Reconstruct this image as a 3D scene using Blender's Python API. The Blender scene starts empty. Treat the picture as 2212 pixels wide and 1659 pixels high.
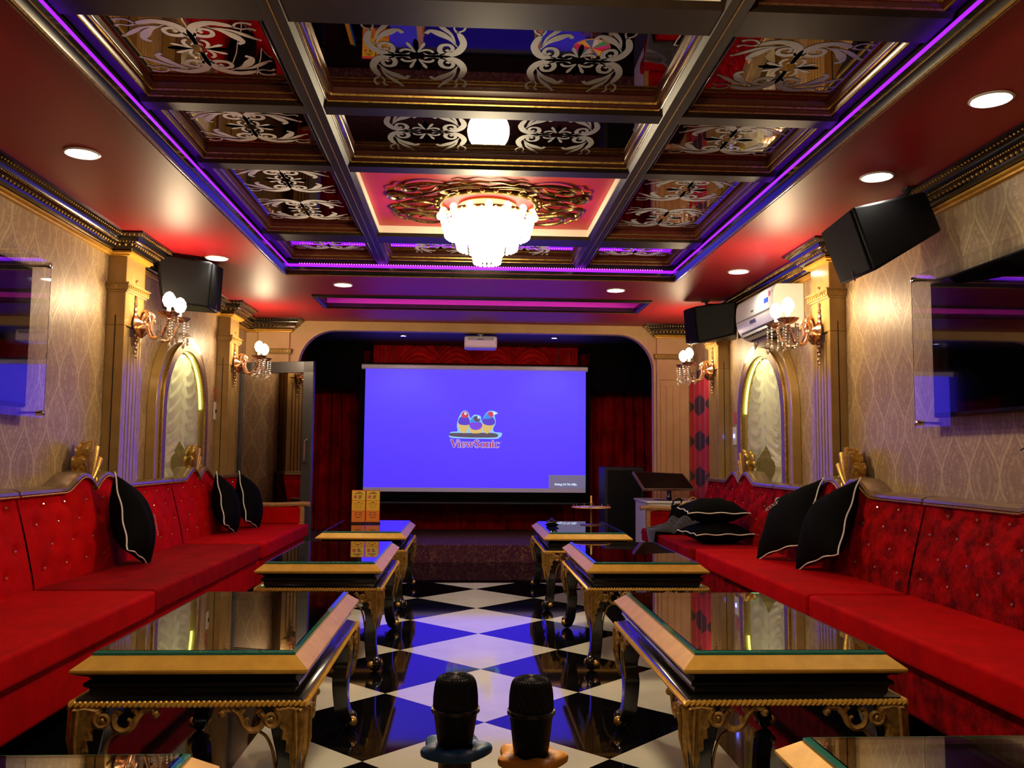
import bpy, bmesh, math, random
from mathutils import Vector, Matrix, Euler
random.seed(7)
S = bpy.context.scene
COL = S.collection
PI = math.pi
# ------------------------------------------------------------------ camera, world, exposure
F_PX, YAW, PITCH, ROLL, CH = 1882.21, 0.0518135, 0.0811603, 0.0084979, 1.04446
cy_, sy_, cp_, sp_, cr_, sr_ = math.cos(YAW), math.sin(YAW), math.cos(PITCH), math.sin(PITCH), math.cos(ROLL), math.sin(ROLL)
fwd = Vector((sy_ * cp_, cy_ * cp_, sp_)); rt = Vector((cy_, -sy_, 0)); up = rt.cross(fwd)
r2 = rt * cr_ + up * sr_; u2 = -rt * sr_ + up * cr_
cam_d = bpy.data.cameras.new('camera'); cam = bpy.data.objects.new('camera', cam_d); COL.objects.link(cam)
cam_d.sensor_width = 36; cam_d.lens = 36 * F_PX / 2212; cam_d.clip_start = 0.02; cam_d.clip_end = 60
m = Matrix((r2, u2, -fwd)).transposed().to_4x4(); m.translation = Vector((0, 0, CH)); cam.matrix_world = m
S.camera = cam
w = bpy.data.worlds.new('world'); S.world = w; w.use_nodes = True
w.node_tree.nodes['Background'].inputs[0].default_value = (0.05, 0.04, 0.06, 1); w.node_tree.nodes['Background'].inputs[1].default_value = 0.2
S.view_settings.view_transform = 'Standard'; S.view_settings.look = 'None'; S.view_settings.gamma = 1
S.view_settings.use_curve_mapping = False; S.view_settings.exposure = 0.0
try:
    S.cycles.max_bounces = 8; S.cycles.diffuse_bounces = 3; S.cycles.glossy_bounces = 4; S.cycles.transmission_bounces = 6
    S.cycles.sample_clamp_indirect = 4; S.cycles.caustics_reflective = False; S.cycles.caustics_refractive = False
    S.cycles.use_denoising = True
except Exception: pass

def on(px, py, ax, val):
    """place where the view line through a photograph pixel meets a plane of the room"""
    d = r2 * ((px - 1106) / F_PX) + u2 * ((829.5 - py) / F_PX) + fwd
    i = 'xyz'.index(ax); o = Vector((0, 0, CH)); t = (val - o[i]) / d[i]
    return o + d * t

def lamp(kind, name, loc, energy, color, size=.1, rot=(0, 0, 0), **k):
    L = bpy.data.lights.new(name, kind); L.energy = energy; L.color = color
    if kind == 'AREA': L.size = size
    else: L.shadow_soft_size = size
    for a, b in k.items(): setattr(L, a, b)
    o = bpy.data.objects.new(name, L); COL.objects.link(o); o.location = loc; o.rotation_euler = rot
    return o
# ------------------------------------------------------------------ key distances of the room
XL, XR, YN, YA, ZC = -2.16, 2.26, -1.6, 8.582, 2.34
XM = .105
ZB, ZP = 2.40, 2.462          # underside of the coffer beams, plane of the coffer panels
WARM = (1, .70, .38)
# ceiling spot lamps (their discs are built with the ceiling further down)
SPOTS = [(-1.685, 3.79), (-1.677, 5.82), (-.96, 6.67), (1.872, 2.95), (1.874, 3.83), (1.887, 5.92), (1.154, 6.69), (-1.685, 1.7), (1.872, 1.2), (-1.685, -.4), (1.872, -.4)]
STAGE_SPOTS = [(-.66, 8.95), (.90, 8.95)]
for x, y in SPOTS:
    lamp('SPOT', 'spot_lamp', (x, y, ZC - .03), 13, (1, .9, .76), .05, spot_size=2.3, spot_blend=.9)
for x, y in STAGE_SPOTS:
    lamp('SPOT', 'spot_lamp', (x, y, 2.215), 6, (.9, .9, 1), .04, rot=(math.radians(30), 0, 0), spot_size=1.5, spot_blend=.8)
# ------------------------------------------------------------------ materials
def mat(name, col, rough=.5, metal=0, **k):
    m = bpy.data.materials.new(name); m.use_nodes = True
    nt = m.node_tree; b = nt.nodes['Principled BSDF']
    b.inputs['Base Color'].default_value = (*col, 1); b.inputs['Roughness'].default_value = rough; b.inputs['Metallic'].default_value = metal
    for a, v in k.items():
        n = {'emit': 'Emission Color', 'es': 'Emission Strength', 'coat': 'Coat Weight', 'coatr': 'Coat Roughness', 'trans': 'Transmission Weight', 'ior': 'IOR', 'sheen': 'Sheen Weight', 'spec': 'Specular IOR Level', 'sheenr': 'Sheen Roughness'}[a]
        b.inputs[n].default_value = (*v, 1) if a == 'emit' else v
    return m
class N:
    """small helper to write node trees"""
    def __init__(s, m): s.nt = m.node_tree; s.b = s.nt.nodes['Principled BSDF']
    def new(s, t, **k):
        n = s.nt.nodes.new(t)
        for a, v in k.items(): setattr(n, a, v)
        return n
    def link(s, a, b): s.nt.links.new(a, b)
    def val(s, x, inp):
        if hasattr(x, 'is_output') or isinstance(x, bpy.types.NodeSocket): s.link(x, inp)
        else: inp.default_value = x
    def math(s, op, a, b=0.0, c=0.0):
        n = s.new('ShaderNodeMath', operation=op); s.val(a, n.inputs[0]); s.val(b, n.inputs[1]); s.val(c, n.inputs[2]); return n.outputs[0]
    def co(s):
        n = s.new('ShaderNodeTexCoord'); sp = s.new('ShaderNodeSeparateXYZ'); s.link(n.outputs['Object'], sp.inputs[0]); return n.outputs['Object'], sp.outputs
    def noise(s, scale, detail=4, rough=.6, vec=None, stretch=None):
        n = s.new('ShaderNodeTexNoise'); n.inputs['Scale'].default_value = scale; n.inputs['Detail'].default_value = detail; n.inputs['Roughness'].default_value = rough
        if vec is None: vec = s.co()[0]
        if stretch:
            mp = s.new('ShaderNodeMapping'); mp.inputs['Scale'].default_value = stretch; s.link(vec, mp.inputs[0]); vec = mp.outputs[0]
        s.link(vec, n.inputs['Vector']); return n.outputs['Fac']
    def ramp(s, fac, stops):
        n = s.new('ShaderNodeValToRGB'); s.link(fac, n.inputs[0]); e = n.color_ramp.elements
        while len(e) < len(stops): e.new(.5)
        for i, (p, c) in enumerate(stops): e[i].position = p; e[i].color = (*c, 1)
        return n.outputs[0]
    def bump(s, h, strength=.3, dist=.01):
        n = s.new('ShaderNodeBump'); n.inputs['Strength'].default_value = strength; n.inputs['Distance'].default_value = dist; s.link(h, n.inputs['Height']); s.link(n.outputs[0], s.b.inputs['Normal'])
    def color(s, c): s.link(c, s.b.inputs['Base Color'])
def noisy(name, c1, c2, scale, rough=.5, metal=0, bump=.2, dist=.004, detail=5, stretch=None, lo=.35, hi=.65, **k):
    m = mat(name, c1, rough, metal, **k); n = N(m); f = n.noise(scale, detail, stretch=stretch)
    n.color(n.ramp(f, [(lo, c1), (hi, c2)]))
    if bump: n.bump(f, bump, dist)
    return m
M = {}
M['gold'] = noisy('old_gold', (.42, .24, .05), (.66, .42, .11), 60, .34, .85, .25, .002)
M['leaf_gold'] = noisy('leaf_gold', (.20, .10, .02), (.42, .23, .05), 45, .42, .6, .5, .003)
M['gold_paint'] = noisy('gold_paint', (.58, .30, .035), (.70, .38, .05), 18, .42, .3, .06, .001)
M['dark_gold'] = noisy('dark_gold', (.22, .115, .03), (.55, .33, .09), 90, .35, .8, .4, .002)
M['gold_dim'] = noisy('dim_gold', (.22, .13, .03), (.50, .32, .08), 60, .3, .9, .25, .002)
M['bronze'] = noisy('dark_bronze', (.06, .04, .02), (.30, .20, .06), 70, .28, .9, .4, .002)
M['gold_wall'] = noisy('gold_wall_paint', (.33, .205, .065), (.39, .25, .085), 9, .16, .1, .02, .0005, spec=.5)
M['arch_paint'] = noisy('arch_paint', (.58, .36, .16), (.66, .42, .20), 6, .6, 0, .05, .001)
M['black'] = mat('black_lacquer', (.006, .0055, .006), .22, 0, coat=.6, coatr=.1)
M['black_matt'] = mat('black_matt', (.008, .008, .010), .6)
M['black_plastic'] = noisy('black_plastic', (.003, .003, .0035), (.005, .005, .006), 300, .5, 0, .1, .0005, spec=.15)
M['beam'] = noisy('brown_lacquer', (.012, .007, .004), (.018, .010, .006), 14, .42, 0, .03, .001, spec=.18)
M['frame_brown'] = noisy('red_brown_frame', (.055, .012, .008), (.08, .017, .010), 25, .25, .1, .05, .001, coat=.3, coatr=.1)
M['maroon'] = noisy('maroon_ceiling_paint', (.33, .010, .016), (.36, .012, .018), 3, .46, 0, .03, .002, spec=.35)
M['cream_side'] = mat('cream_side', (.62, .56, .48), .6)
M['maroon_flat'] = noisy('maroon_panel_paint', (.36, .014, .02), (.40, .018, .024), 3, .45, 0, .03, .002)
M['white_tile'] = noisy('white_marble_tile', (.78, .77, .64), (.90, .89, .76), 4, .07, 0, 0, 0, 8, None, .3, .7)
M['black_tile'] = mat('black_granite_tile', (.003, .003, .004), .05, 0, spec=.36)
M['grout'] = mat('grout', (.03, .03, .03), .7)
M['glass'] = mat('clear_glass', (.90, .98, .95), 0.0, 0, trans=1.0, ior=1.5)
M['glass_green'] = mat('green_glass_edge', (.10, .55, .42), .03, 0, trans=.75, ior=1.5)
M['mirror'] = mat('bronze_mirror', (.56, .47, .40), .015, 1)
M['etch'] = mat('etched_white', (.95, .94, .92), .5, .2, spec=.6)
M['etch_shaded'] = mat('etched_shaded', (.30, .30, .33), .5, .2, spec=.4)  # same etch, weaker light on centre and right panels put into the colour
M['chrome'] = mat('chrome', (.7, .7, .72), .12, 1)
M['white_paint'] = noisy('white_paint', (.72, .70, .68), (.78, .76, .74), 8, .35, 0, .02, .001)
M['white_plastic'] = mat('white_plastic', (.78, .76, .72), .3)
M['grey_metal'] = mat('grey_metal', (.22, .22, .24), .4, .6)
M['drape'] = noisy('cream_voile', (.74, .68, .50), (.86, .80, .62), 7, .75, 0, .1, .003, sheen=.3)
M['cloth_black'] = noisy('black_cloth', (.002, .002, .002), (.004, .004, .004), 120, .9, 0, .3, .002, spec=.05)
M['cloth_grey'] = noisy('charcoal_cloth', (.006, .007, .010), (.020, .021, .028), 12, .85, 0, .5, .006, sheen=.2)
M['piping'] = mat('white_piping', (.75, .74, .70), .6)
M['crystal'] = mat('crystal', (1, .96, .9), .02, 0, trans=.6, ior=1.55)
M['wood_arm'] = noisy('varnished_wood', (.30, .15, .055), (.45, .25, .10), 20, .3, 0, .05, .001, stretch=(1, 8, 8))
def emis(name, c, s, base=(.8, .8, .8)):
    return mat(name, base, .5, 0, emit=c, es=s)
M['lit_crystal'] = emis('lit_crystal', (1, .86, .55), 4.5)
M['lit_glow'] = emis('lit_chandelier_core', (1, .84, .52), 7)
M['bulb'] = emis('lit_bulb', (1, .78, .48), 60)
M['disc'] = emis('downlight_disc', (1, .97, .9), 25)
M['led'] = emis('purple_led', (.20, .004, 1), 2.8, (.02, .01, .02))
M['led2'] = emis('magenta_led', (.75, .02, 1), 4)
M['led_recess'] = emis('recess_led', (.85, .03, 1), 22)
M['recess_paint'] = mat('recess_paint', (.75, .12, .55), .6)
M['led_lime'] = emis('lime_led', (.75, .90, .14), 3.5)
M['blue_dot'] = emis('blue_led', (.08, .1, 1), 20)
def velvet(name, dark, light, scale=9, contrast=(.4, .62)):
    m = mat(name, light, .8, 0, sheen=.04, sheenr=.4, spec=.06); n = N(m)
    a = n.noise(scale, 8, .72); b = n.noise(scale * 14, 3, .7)
    f = n.math('ADD', n.math('MULTIPLY', a, .75), n.math('MULTIPLY', b, .25))
    n.color(n.ramp(f, [(contrast[0], dark), (contrast[1], light)])); n.bump(f, .35, .006)
    n.b.inputs['Sheen Tint'].default_value = (1, .1, .1, 1)
    return m
M['velvet'] = velvet('red_velvet', (.30, .0003, .001), (.54, .001, .0016), 6, (.3, .62))
M['crushed'] = velvet('crushed_red_velvet', (.07, .0005, .001), (.48, .001, .003), 12, (.40, .66))
M['velvet_shaded'] = velvet('shaded_red_velvet', (.16, .0004, .001), (.34, .001, .003), 8, (.35, .65))  # copy of the red velvet with seat shading painted into its colour
M['stage_velvet'] = velvet('stage_curtain_velvet', (.12, .001, .002), (.62, .005, .010), 5, (.35, .7))
M['valance'] = velvet('valance_satin', (.25, .004, .006), (.80, .014, .016), 6, (.35, .7)); M['valance'].node_tree.nodes['Principled BSDF'].inputs['Roughness'].default_value = .35
# damask wallpaper: half-drop lattice of pointed ovals
def add_translucent(m, col, f):
    n = N(m); tr = n.new('ShaderNodeBsdfTranslucent'); tr.inputs[0].default_value = (*col, 1); mx = n.new('ShaderNodeMixShader'); mx.inputs[0].default_value = f
    out = [q for q in n.nt.nodes if q.type == 'OUTPUT_MATERIAL'][0]; n.link(n.b.outputs[0], mx.inputs[1]); n.link(tr.outputs[0], mx.inputs[2]); n.link(mx.outputs[0], out.inputs[0])
add_translucent(M['drape'], (.85, .80, .58), .4)
def damask():
    m = mat('damask_wallpaper', (.5, .42, .3), .42, .1); n = N(m); v, c = n.co()
    wob = n.math('MULTIPLY', n.math('SUBTRACT', n.noise(34, 4, .7), .5), .16)
    def fr(x, per, o): return n.math('SUBTRACT', n.math('FRACT', n.math('ADD', n.math('MULTIPLY', x, 1 / per), 20.0 + o)), .5)
    a = n.math('ABSOLUTE', fr(c[1], .225, 0)); q = n.math('COSINE', n.math('MULTIPLY', c[2], 2 * PI / .48))
    D = n.math('ADD', n.math('SUBTRACT', n.math('SUBTRACT', a, .25), n.math('MULTIPLY', q, .25)), wob)     # ogee lattice: zero on the outline
    A = n.math('ABSOLUTE', D)
    def line(x, at, k): return n.math('SUBTRACT', 1.0, n.math('MINIMUM', n.math('MULTIPLY', n.math('ABSOLUTE', n.math('SUBTRACT', x, at)), k), 1.0))
    edge = line(A, .0, 16); inner = line(A, .13, 20); core = line(A, .30, 12); med = n.math('LESS_THAN', D, -.05)
    fil = n.noise(85, 4, .75); big = n.noise(22, 4, .7)
    brk = n.math('GREATER_THAN', n.noise(48, 2), .47)
    k = n.math('ADD', n.math('MULTIPLY', edge, .30), n.math('MULTIPLY', n.math('MULTIPLY', n.math('ADD', inner, core), brk), .22))
    k = n.math('ADD', k, n.math('ADD', n.math('MULTIPLY', fil, .55), n.math('MULTIPLY', big, .28)))
    k = n.math('ADD', k, n.math('MULTIPLY', med, -.07))
    n.color(n.ramp(k, [(.24, (.27, .165, .085)), (.46, (.40, .27, .14)), (.90, (.66, .53, .25))])); n.bump(k, .25, .002)
    n.link(n.math('ADD', n.math('MULTIPLY', k, -.12), .48), n.b.inputs['Roughness'])
    return m
M['damask'] = damask()
def carpet():
    m = mat('purple_carpet', (.10, .02, .06), .95); n = N(m); v, c = n.co()
    vo = n.new('ShaderNodeTexVoronoi', feature='DISTANCE_TO_EDGE'); vo.inputs['Scale'].default_value = 7; n.link(v, vo.inputs['Vector'])
    wv = n.math('SINE', n.math('MULTIPLY', vo.outputs[0], 60)); f = n.math('MULTIPLY', n.math('ADD', n.noise(35, 3), n.math('MULTIPLY', wv, .18)), 1.0)
    n.color(n.ramp(f, [(.40, (.055, .010, .035)), (.62, (.085, .018, .045)), (.72, (.20, .09, .06))])); n.bump(n.noise(300, 2), .4, .004)
    return m
M['carpet'] = carpet()
def harlequin():
    m = mat('harlequin_curtain', (.4, 0, 0), .7, 0, sheen=.3); n = N(m); v, c = n.co()
    def tri(x, per): return n.math('ABSOLUTE', n.math('SUBTRACT', n.math('FRACT', n.math('ADD', n.math('MULTIPLY', x, 1 / per), 10.0)), .5))
    L = n.math('ADD', tri(c[1], .42), tri(c[2], .34))
    n.color(n.ramp(L, [(.44, (.030, .002, .004)), (.47, (.42, .006, .012))]))
    return m
M['harlequin'] = harlequin()
def tablewood():
    m = mat('black_wood_panel', (.01, .01, .01), .12); n = N(m)
    f = n.noise(5, 6, .7, stretch=(1.2, 7, 1)); n.color(n.ramp(f, [(.4, (.004, .005, .005)), (.72, (.028, .034, .032))]))
    return m
M['table_panel'] = tablewood()
# ------------------------------------------------------------------ mesh helpers
class MB:
    def __init__(s): s.v = []; s.f = []
    def add(s, vs, fs):
        o = len(s.v); s.v += [tuple(a) for a in vs]; s.f += [tuple(o + i for i in f) for f in fs]; return s
    def box(s, a, b):
        x0, y0, z0 = a; x1, y1, z1 = b
        return s.add([(x0, y0, z0), (x1, y0, z0), (x1, y1, z0), (x0, y1, z0), (x0, y0, z1), (x1, y0, z1), (x1, y1, z1), (x0, y1, z1)],
                     [(0, 3, 2, 1), (4, 5, 6, 7), (0, 1, 5, 4), (1, 2, 6, 5), (2, 3, 7, 6), (3, 0, 4, 7)])
    def hexa(s, p):  # eight corners, bottom four then top four
        return s.add(p, [(0, 3, 2, 1), (4, 5, 6, 7), (0, 1, 5, 4), (1, 2, 6, 5), (2, 3, 7, 6), (3, 0, 4, 7)])
    def prism(s, poly, axis, a, b):  # polygon in the two other axes, extruded along axis
        n = len(poly)
        def P(q, t): return {'x': (t, q[0], q[1]), 'y': (q[0], t, q[1]), 'z': (q[0], q[1], t)}[axis]
        return s.add([P(q, a) for q in poly] + [P(q, b) for q in poly], [tuple(range(n))[::-1], tuple(range(n, 2 * n))] + [(i, (i + 1) % n, n + (i + 1) % n, n + i) for i in range(n)])
    def grid(s, nu, nv, fn, closed_u=False, closed_v=False):
        vs = [fn(i / (nu if closed_u else nu - 1), j / (nv if closed_v else nv - 1)) for i in range(nu) for j in range(nv)]
        fs = []
        for i in range(nu if closed_u else nu - 1):
            for j in range(nv if closed_v else nv - 1):
                i2, j2 = (i + 1) % nu, (j + 1) % nv
                fs.append((i * nv + j, i2 * nv + j, i2 * nv + j2, i * nv + j2))
        return s.add(vs, fs)
    def lathe(s, prof, n=16, c=(0, 0, 0), axis='z', cap=True):
        vs = []
        for r, h in prof:
            for k in range(n):
                a = 2 * PI * k / n; x, y = r * math.cos(a), r * math.sin(a)
                p = {'z': (x, y, h), 'x': (h, x, y), 'y': (x, h, y)}[axis]
                vs.append((p[0] + c[0], p[1] + c[1], p[2] + c[2]))
        m_ = len(prof); fs = [(i * n + k, i * n + (k + 1) % n, (i + 1) * n + (k + 1) % n, (i + 1) * n + k) for i in range(m_ - 1) for k in range(n)]
        if cap: fs += [tuple(range(n))[::-1], tuple(range((m_ - 1) * n, m_ * n))]
        return s.add(vs, fs)
    def tube(s, pts, rad, n=8, closed=False, flat=1.0):
        pts = [Vector(p) for p in pts]; L = len(pts)
        R_ = rad if hasattr(rad, '__len__') else [rad] * L
        vs = []; prev = None
        for i, p in enumerate(pts):
            a = pts[(i + 1) % L] if (closed or i < L - 1) else p; b = pts[i - 1] if (closed or i > 0) else p
            t = (a - b); t = t.normalized() if t.length > 1e-9 else Vector((0, 0, 1))
            if prev is None:
                q = Vector((0, 0, 1)) if abs(t.z) < .9 else Vector((1, 0, 0)); nx = t.cross(q).normalized()
            else:
                nx = (prev - t * prev.dot(t)); nx = nx.normalized() if nx.length > 1e-6 else t.orthogonal().normalized()
            prev = nx; ny = t.cross(nx)
            for k in range(n):
                ang = 2 * PI * k / n; vs.append(p + nx * R_[i] * math.cos(ang) + ny * R_[i] * flat * math.sin(ang))
        fs = [(i * n + k, i * n + (k + 1) % n, ((i + 1) % L) * n + (k + 1) % n, ((i + 1) % L) * n + k) for i in range(L if closed else L - 1) for k in range(n)]
        if not closed: fs += [tuple(range(n))[::-1], tuple(range((L - 1) * n, L * n))]
        return s.add(vs, fs)
    def ball(s, c, r, nu=8, nv=6, sc=(1, 1, 1), rot=None):
        vs = []; 
        for i in range(1, nv):
            th = PI * i / nv
            for k in range(nu):
                a = 2 * PI * k / nu; p = Vector((r * sc[0] * math.sin(th) * math.cos(a), r * sc[1] * math.sin(th) * math.sin(a), r * sc[2] * math.cos(th)))
                if rot: p = rot @ p
                vs.append(p + Vector(c))
        t = Vector((0, 0, r * sc[2])); b = -t
        if rot: t = rot @ t; b = rot @ b
        vs += [Vector(c) + t, Vector(c) + b]; T = len(vs) - 2
        fs = [(i * nu + k, (i + 1) * nu + k, (i + 1) * nu + (k + 1) % nu, i * nu + (k + 1) % nu) for i in range(nv - 2) for k in range(nu)]
        fs += [(T, k, (k + 1) % nu) for k in range(nu)] + [(T + 1, (nv - 2) * nu + (k + 1) % nu, (nv - 2) * nu + k) for k in range(nu)]
        return s.add(vs, fs)
    def xf(s, mtx): s.v = [tuple(mtx @ Vector(p)) for p in s.v]; return s
    def join(s, o, mtx=None):
        return s.add([mtx @ Vector(p) for p in o.v] if mtx else o.v, o.f)
    def build(s, name, mt, parent=None, smooth=True, bevel=0, loc=None, seg=2):
        me = bpy.data.meshes.new(name); me.from_pydata(s.v, [], s.f); me.update()
        bm = bmesh.new(); bm.from_mesh(me); bmesh.ops.recalc_face_normals(bm, faces=bm.faces); bm.to_mesh(me); bm.free()
        me.materials.append(mt if not isinstance(mt, str) else M[mt])
        o = bpy.data.objects.new(name, me); COL.objects.link(o)
        if parent: o.parent = parent
        if loc is not None: o.location = loc
        if smooth:
            for p in me.polygons: p.use_smooth = True
            try: me.set_sharp_from_angle(angle=math.radians(38))
            except Exception: pass
        if bevel:
            b = o.modifiers.new('bevel', 'BEVEL'); b.width = bevel; b.segments = seg; b.limit_method = 'ANGLE'; b.angle_limit = math.radians(40)
        return o
def cat(pts, k=6, closed=False):
    """smooth a list of points (Catmull-Rom)"""
    P = [Vector(p) for p in pts]; n = len(P); out = []
    for i in range(n if closed else n - 1):
        a, b, c, d = (P[(i - 1) % n], P[i], P[(i + 1) % n], P[(i + 2) % n]) if closed else (P[max(i - 1, 0)], P[i], P[i + 1], P[min(i + 2, n - 1)])
        for j in range(k):
            t = j / k; out.append(.5 * ((2 * b) + (c - a) * t + (2 * a - 5 * b + 4 * c - d) * t * t + (-a + 3 * b - 3 * c + d) * t ** 3))
    if not closed: out.append(P[-1])
    return out
def tag(o, label=None, cat_=None, group=None, kind=None):
    if label: o['label'] = label
    if cat_: o['category'] = cat_
    if group: o['group'] = group
    if kind: o['kind'] = kind
    return o
def thing(name, label, cat_, loc=(0, 0, 0), rz=0, group=None):
    o = bpy.data.objects.new(name, None); COL.objects.link(o); o.empty_display_size = .05
    o.location = loc; o.rotation_euler = (0, 0, rz); return tag(o, label, cat_, group)
def kids(o): return [c for c in COL.objects if c.parent == o]
def dup(root, loc, rz, label, group=None):
    r = root.copy(); COL.objects.link(r); r.location = loc; r.rotation_euler = (0, 0, rz); r['label'] = label
    if group: r['group'] = group
    for ch in list(kids(root)):
        c = ch.copy(); COL.objects.link(c); c.parent = r
        for g in list(kids(ch)):
            d = g.copy(); COL.objects.link(d); d.parent = c
    return r
def struct(mb, name, mt, smooth=False, parent=None, **k):
    o = mb.build(name, mt, parent, smooth, **k)
    if not parent: o['kind'] = 'structure'
    return o
def sroot(name):
    o = bpy.data.objects.new(name, None); COL.objects.link(o); o['kind'] = 'structure'; return o
# ------------------------------------------------------------------ FLOOR of diagonal tiles
TD = .6 / math.sqrt(2); OX, OY = .0844, 3.5074
floor = struct(MB().box((XL - .1, YN - .1, -.06), (XR + .1, YA + .02, -.009)), 'floor', 'grout')
def clip(poly, ax, val, keep_less):
    out = []
    for i, p in enumerate(poly):
        q = poly[(i + 1) % len(poly)]; a = (p[ax] <= val) == keep_less or p[ax] == val; b = (q[ax] <= val) == keep_less or q[ax] == val
        if a: out.append(p)
        if a != b:
            t = (val - p[ax]) / (q[ax] - p[ax]); out.append((p[0] + (q[0] - p[0]) * t, p[1] + (q[1] - p[1]) * t))
    return out
YB = 7.233; g_ = .0012; FX0, FX1 = OX - 2 * TD, OX + 2 * TD
full = {}
for u in range(-7, 8):
    for v in range(-14, 12):
        if (u + v) % 2 == 0: continue
        cx, cy = OX + u * TD, OY + v * TD; h = TD - g_
        poly = [(cx - h, cy), (cx, cy - h), (cx + h, cy), (cx, cy + h)]; whole = True
        for ax, val, less in ((0, FX0, False), (0, FX1, True), (1, YN, False), (1, YB, True)):
            n0 = list(poly); poly = clip(poly, ax, val, less)
            if poly != n0: whole = False
            if len(poly) < 3: break
        if len(poly) < 3: continue
        mt = 'white_tile' if u % 2 == 0 else 'black_tile'
        if whole and mt in full:
            o = full[mt].copy(); COL.objects.link(o); o.location = (cx, cy, 0); o.parent = floor
        else:
            o = MB().prism([(a - cx, b - cy) for a, b in poly], 'z', -.009, 0).build('tile', mt, floor, False, loc=(cx, cy, 0))
            if whole: full[mt] = o
x = XL
while x < XR - .05:
    for (a, b) in ((YB, 7.9), (7.9, YA)):
        MB().box((x + .001, a + .001, -.009), (min(x + .74, XR) - .001, b - .001, 0)).build('tile', 'black_tile', floor, False)
    x += .737
y = YN
while y < YB - .05:
    for (a, b) in ((XL, FX0 - .7), (FX0 - .7, FX0), (FX1, FX1 + .6), (FX1 + .6, XR)):
        MB().box((a + .001, y + .001, -.009), (b - .001, min(y + .7361, YB) - .001, 0)).build('tile', 'black_tile', floor, False)
    y += .7361
# stage
stage = struct(MB().box((XL, YA, -.05), (XR, 10.4, .169)), 'stage_platform', 'carpet', bevel=.008)
# ------------------------------------------------------------------ WALLS
ARCH = {-1: (6.60, XL), 1: (6.38, XR)}   # centre along the wall
def arch_curve(c, hw, z1, zt, n=18):
    return [(c - hw * math.cos(PI * i / n), z1 + (zt - z1) * math.sin(PI * i / n) ** .88) for i in range(n + 1)]
def side_wall(sgn, name):
    yc, xw = ARCH[sgn]; x0, x1 = (xw, xw + sgn * .24)
    hw, z1, zt, zb = .47, 1.30, 1.815, .30
    b = MB(); b.box((x0, YN - .1, 0), (x1, yc - hw, 2.6)); b.box((x0, yc + hw, 0), (x1, 10.5, 2.6)); b.box((x0, yc - hw, 0), (x1, yc + hw, zb))
    cv = arch_curve(yc, hw, z1, zt)
    for i in range(len(cv) - 1):
        (a, za), (c, zc) = cv[i], cv[i + 1]
        b.prism([(a, za), (c, zc), (c, 2.6), (a, 2.6)], 'x', x0, x1)
    o = struct(b, name, 'damask')
    return o
wl = side_wall(-1, 'wall_left'); wr = side_wall(1, 'wall_right')
struct(MB().box((XL - .2, YN - .2, 0), (XR + .2, YN, 2.6)), 'wall_near', 'damask')
# wall with the stage opening
AX0, AX1, AZ, AR = -1.655, 1.862, 2.253, .36
b = MB(); b.box((XL, YA, .0), (AX0, YA + .10, ZC + .02)); b.box((AX1, YA, .0), (XR, YA + .10, ZC + .02)); b.box((AX0 + AR, YA, AZ), (AX1 - AR, YA + .10, ZC + .02))
for sx, cx in ((-1, AX0 + AR), (1, AX1 - AR)):
    for i in range(10):
        a0, a1 = PI / 2 * i / 10, PI / 2 * (i + 1) / 10
        p = [(cx + sx * AR * math.cos(a), AZ - AR + AR * math.sin(a)) for a in (a0, a1)]
        b.prism([p[0], p[1], (p[1][0], ZC + .02), (p[0][0], ZC + .02)], 'y', YA, YA + .10)
struct(b, 'wall_stage_arch', 'arch_paint')
struct(MB().box((XL - .1, 10.4, 0), (XR + .1, 10.5, 2.6)), 'wall_far', 'black_matt')
struct(MB().box((XL, YA + .10, 2.262), (XR, 10.4, 2.30)), 'ceiling_stage', 'black_matt')
for nm, x0, x1 in (('wall_stage_left', XL, XL + .03), ('wall_stage_right', XR - .03, XR)):
    struct(MB().box((x0, YA + .10, .169), (x1, 10.4, 2.262)), nm, 'black_matt')
# ------------------------------------------------------------------ CEILING with tray and recess
TX0, TX1, TY0, TY1 = -1.30, 1.505, -1.2, 6.215
RX0, RX1, RY0, RY1 = -1.25, 1.53, 7.16, 7.70
b = MB()
b.box((XL - .1, YN, ZC), (TX0, YA + .1, ZC + .03)); b.box((TX1, YN, ZC), (XR + .1, YA + .1, ZC + .03)); b.box((TX0, YN, ZC), (TX1, TY0, ZC + .03)); b.box((TX0, TY1, ZC), (TX1, RY0, ZC + .03))
b.box((TX0, RY1, ZC), (TX1, YA + .1, ZC + .03)); b.box((TX0, RY0, ZC), (RX0, RY1, ZC + .03))
ceiling = struct(b, 'ceiling', 'maroon')
b = MB(); b.box((TX1, RY0, ZC - .0005), (RX1, RY1, ZC + .03)); 
b = MB(); b.box((RX0 - .04, RY0 - .02, 2.44), (TX1 + .02, RY1 + .02, 2.46)); b.box((RX0 - .05, RY0 - .04, ZC + .03), (RX0 - .03, RY1 + .04, 2.44)); b.box((TX1, RY0 - .04, ZC + .03), (TX1 + .02, RY1 + .04, 2.44)); b.box((RX0, RY0 - .04, ZC + .03), (TX1, RY0 - .02, 2.44)); b.box((RX0, RY1 + .02, ZC + .03), (TX1, RY1 + .04, 2.44))
b.build('recess', 'recess_paint', ceiling, False)
MB().box((RX0 - .02, RY0 - .016, ZC + .033), (TX1 - .01, RY0 - .002, ZC + .05)).build('led_strip', 'led_recess', ceiling, False)
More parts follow.
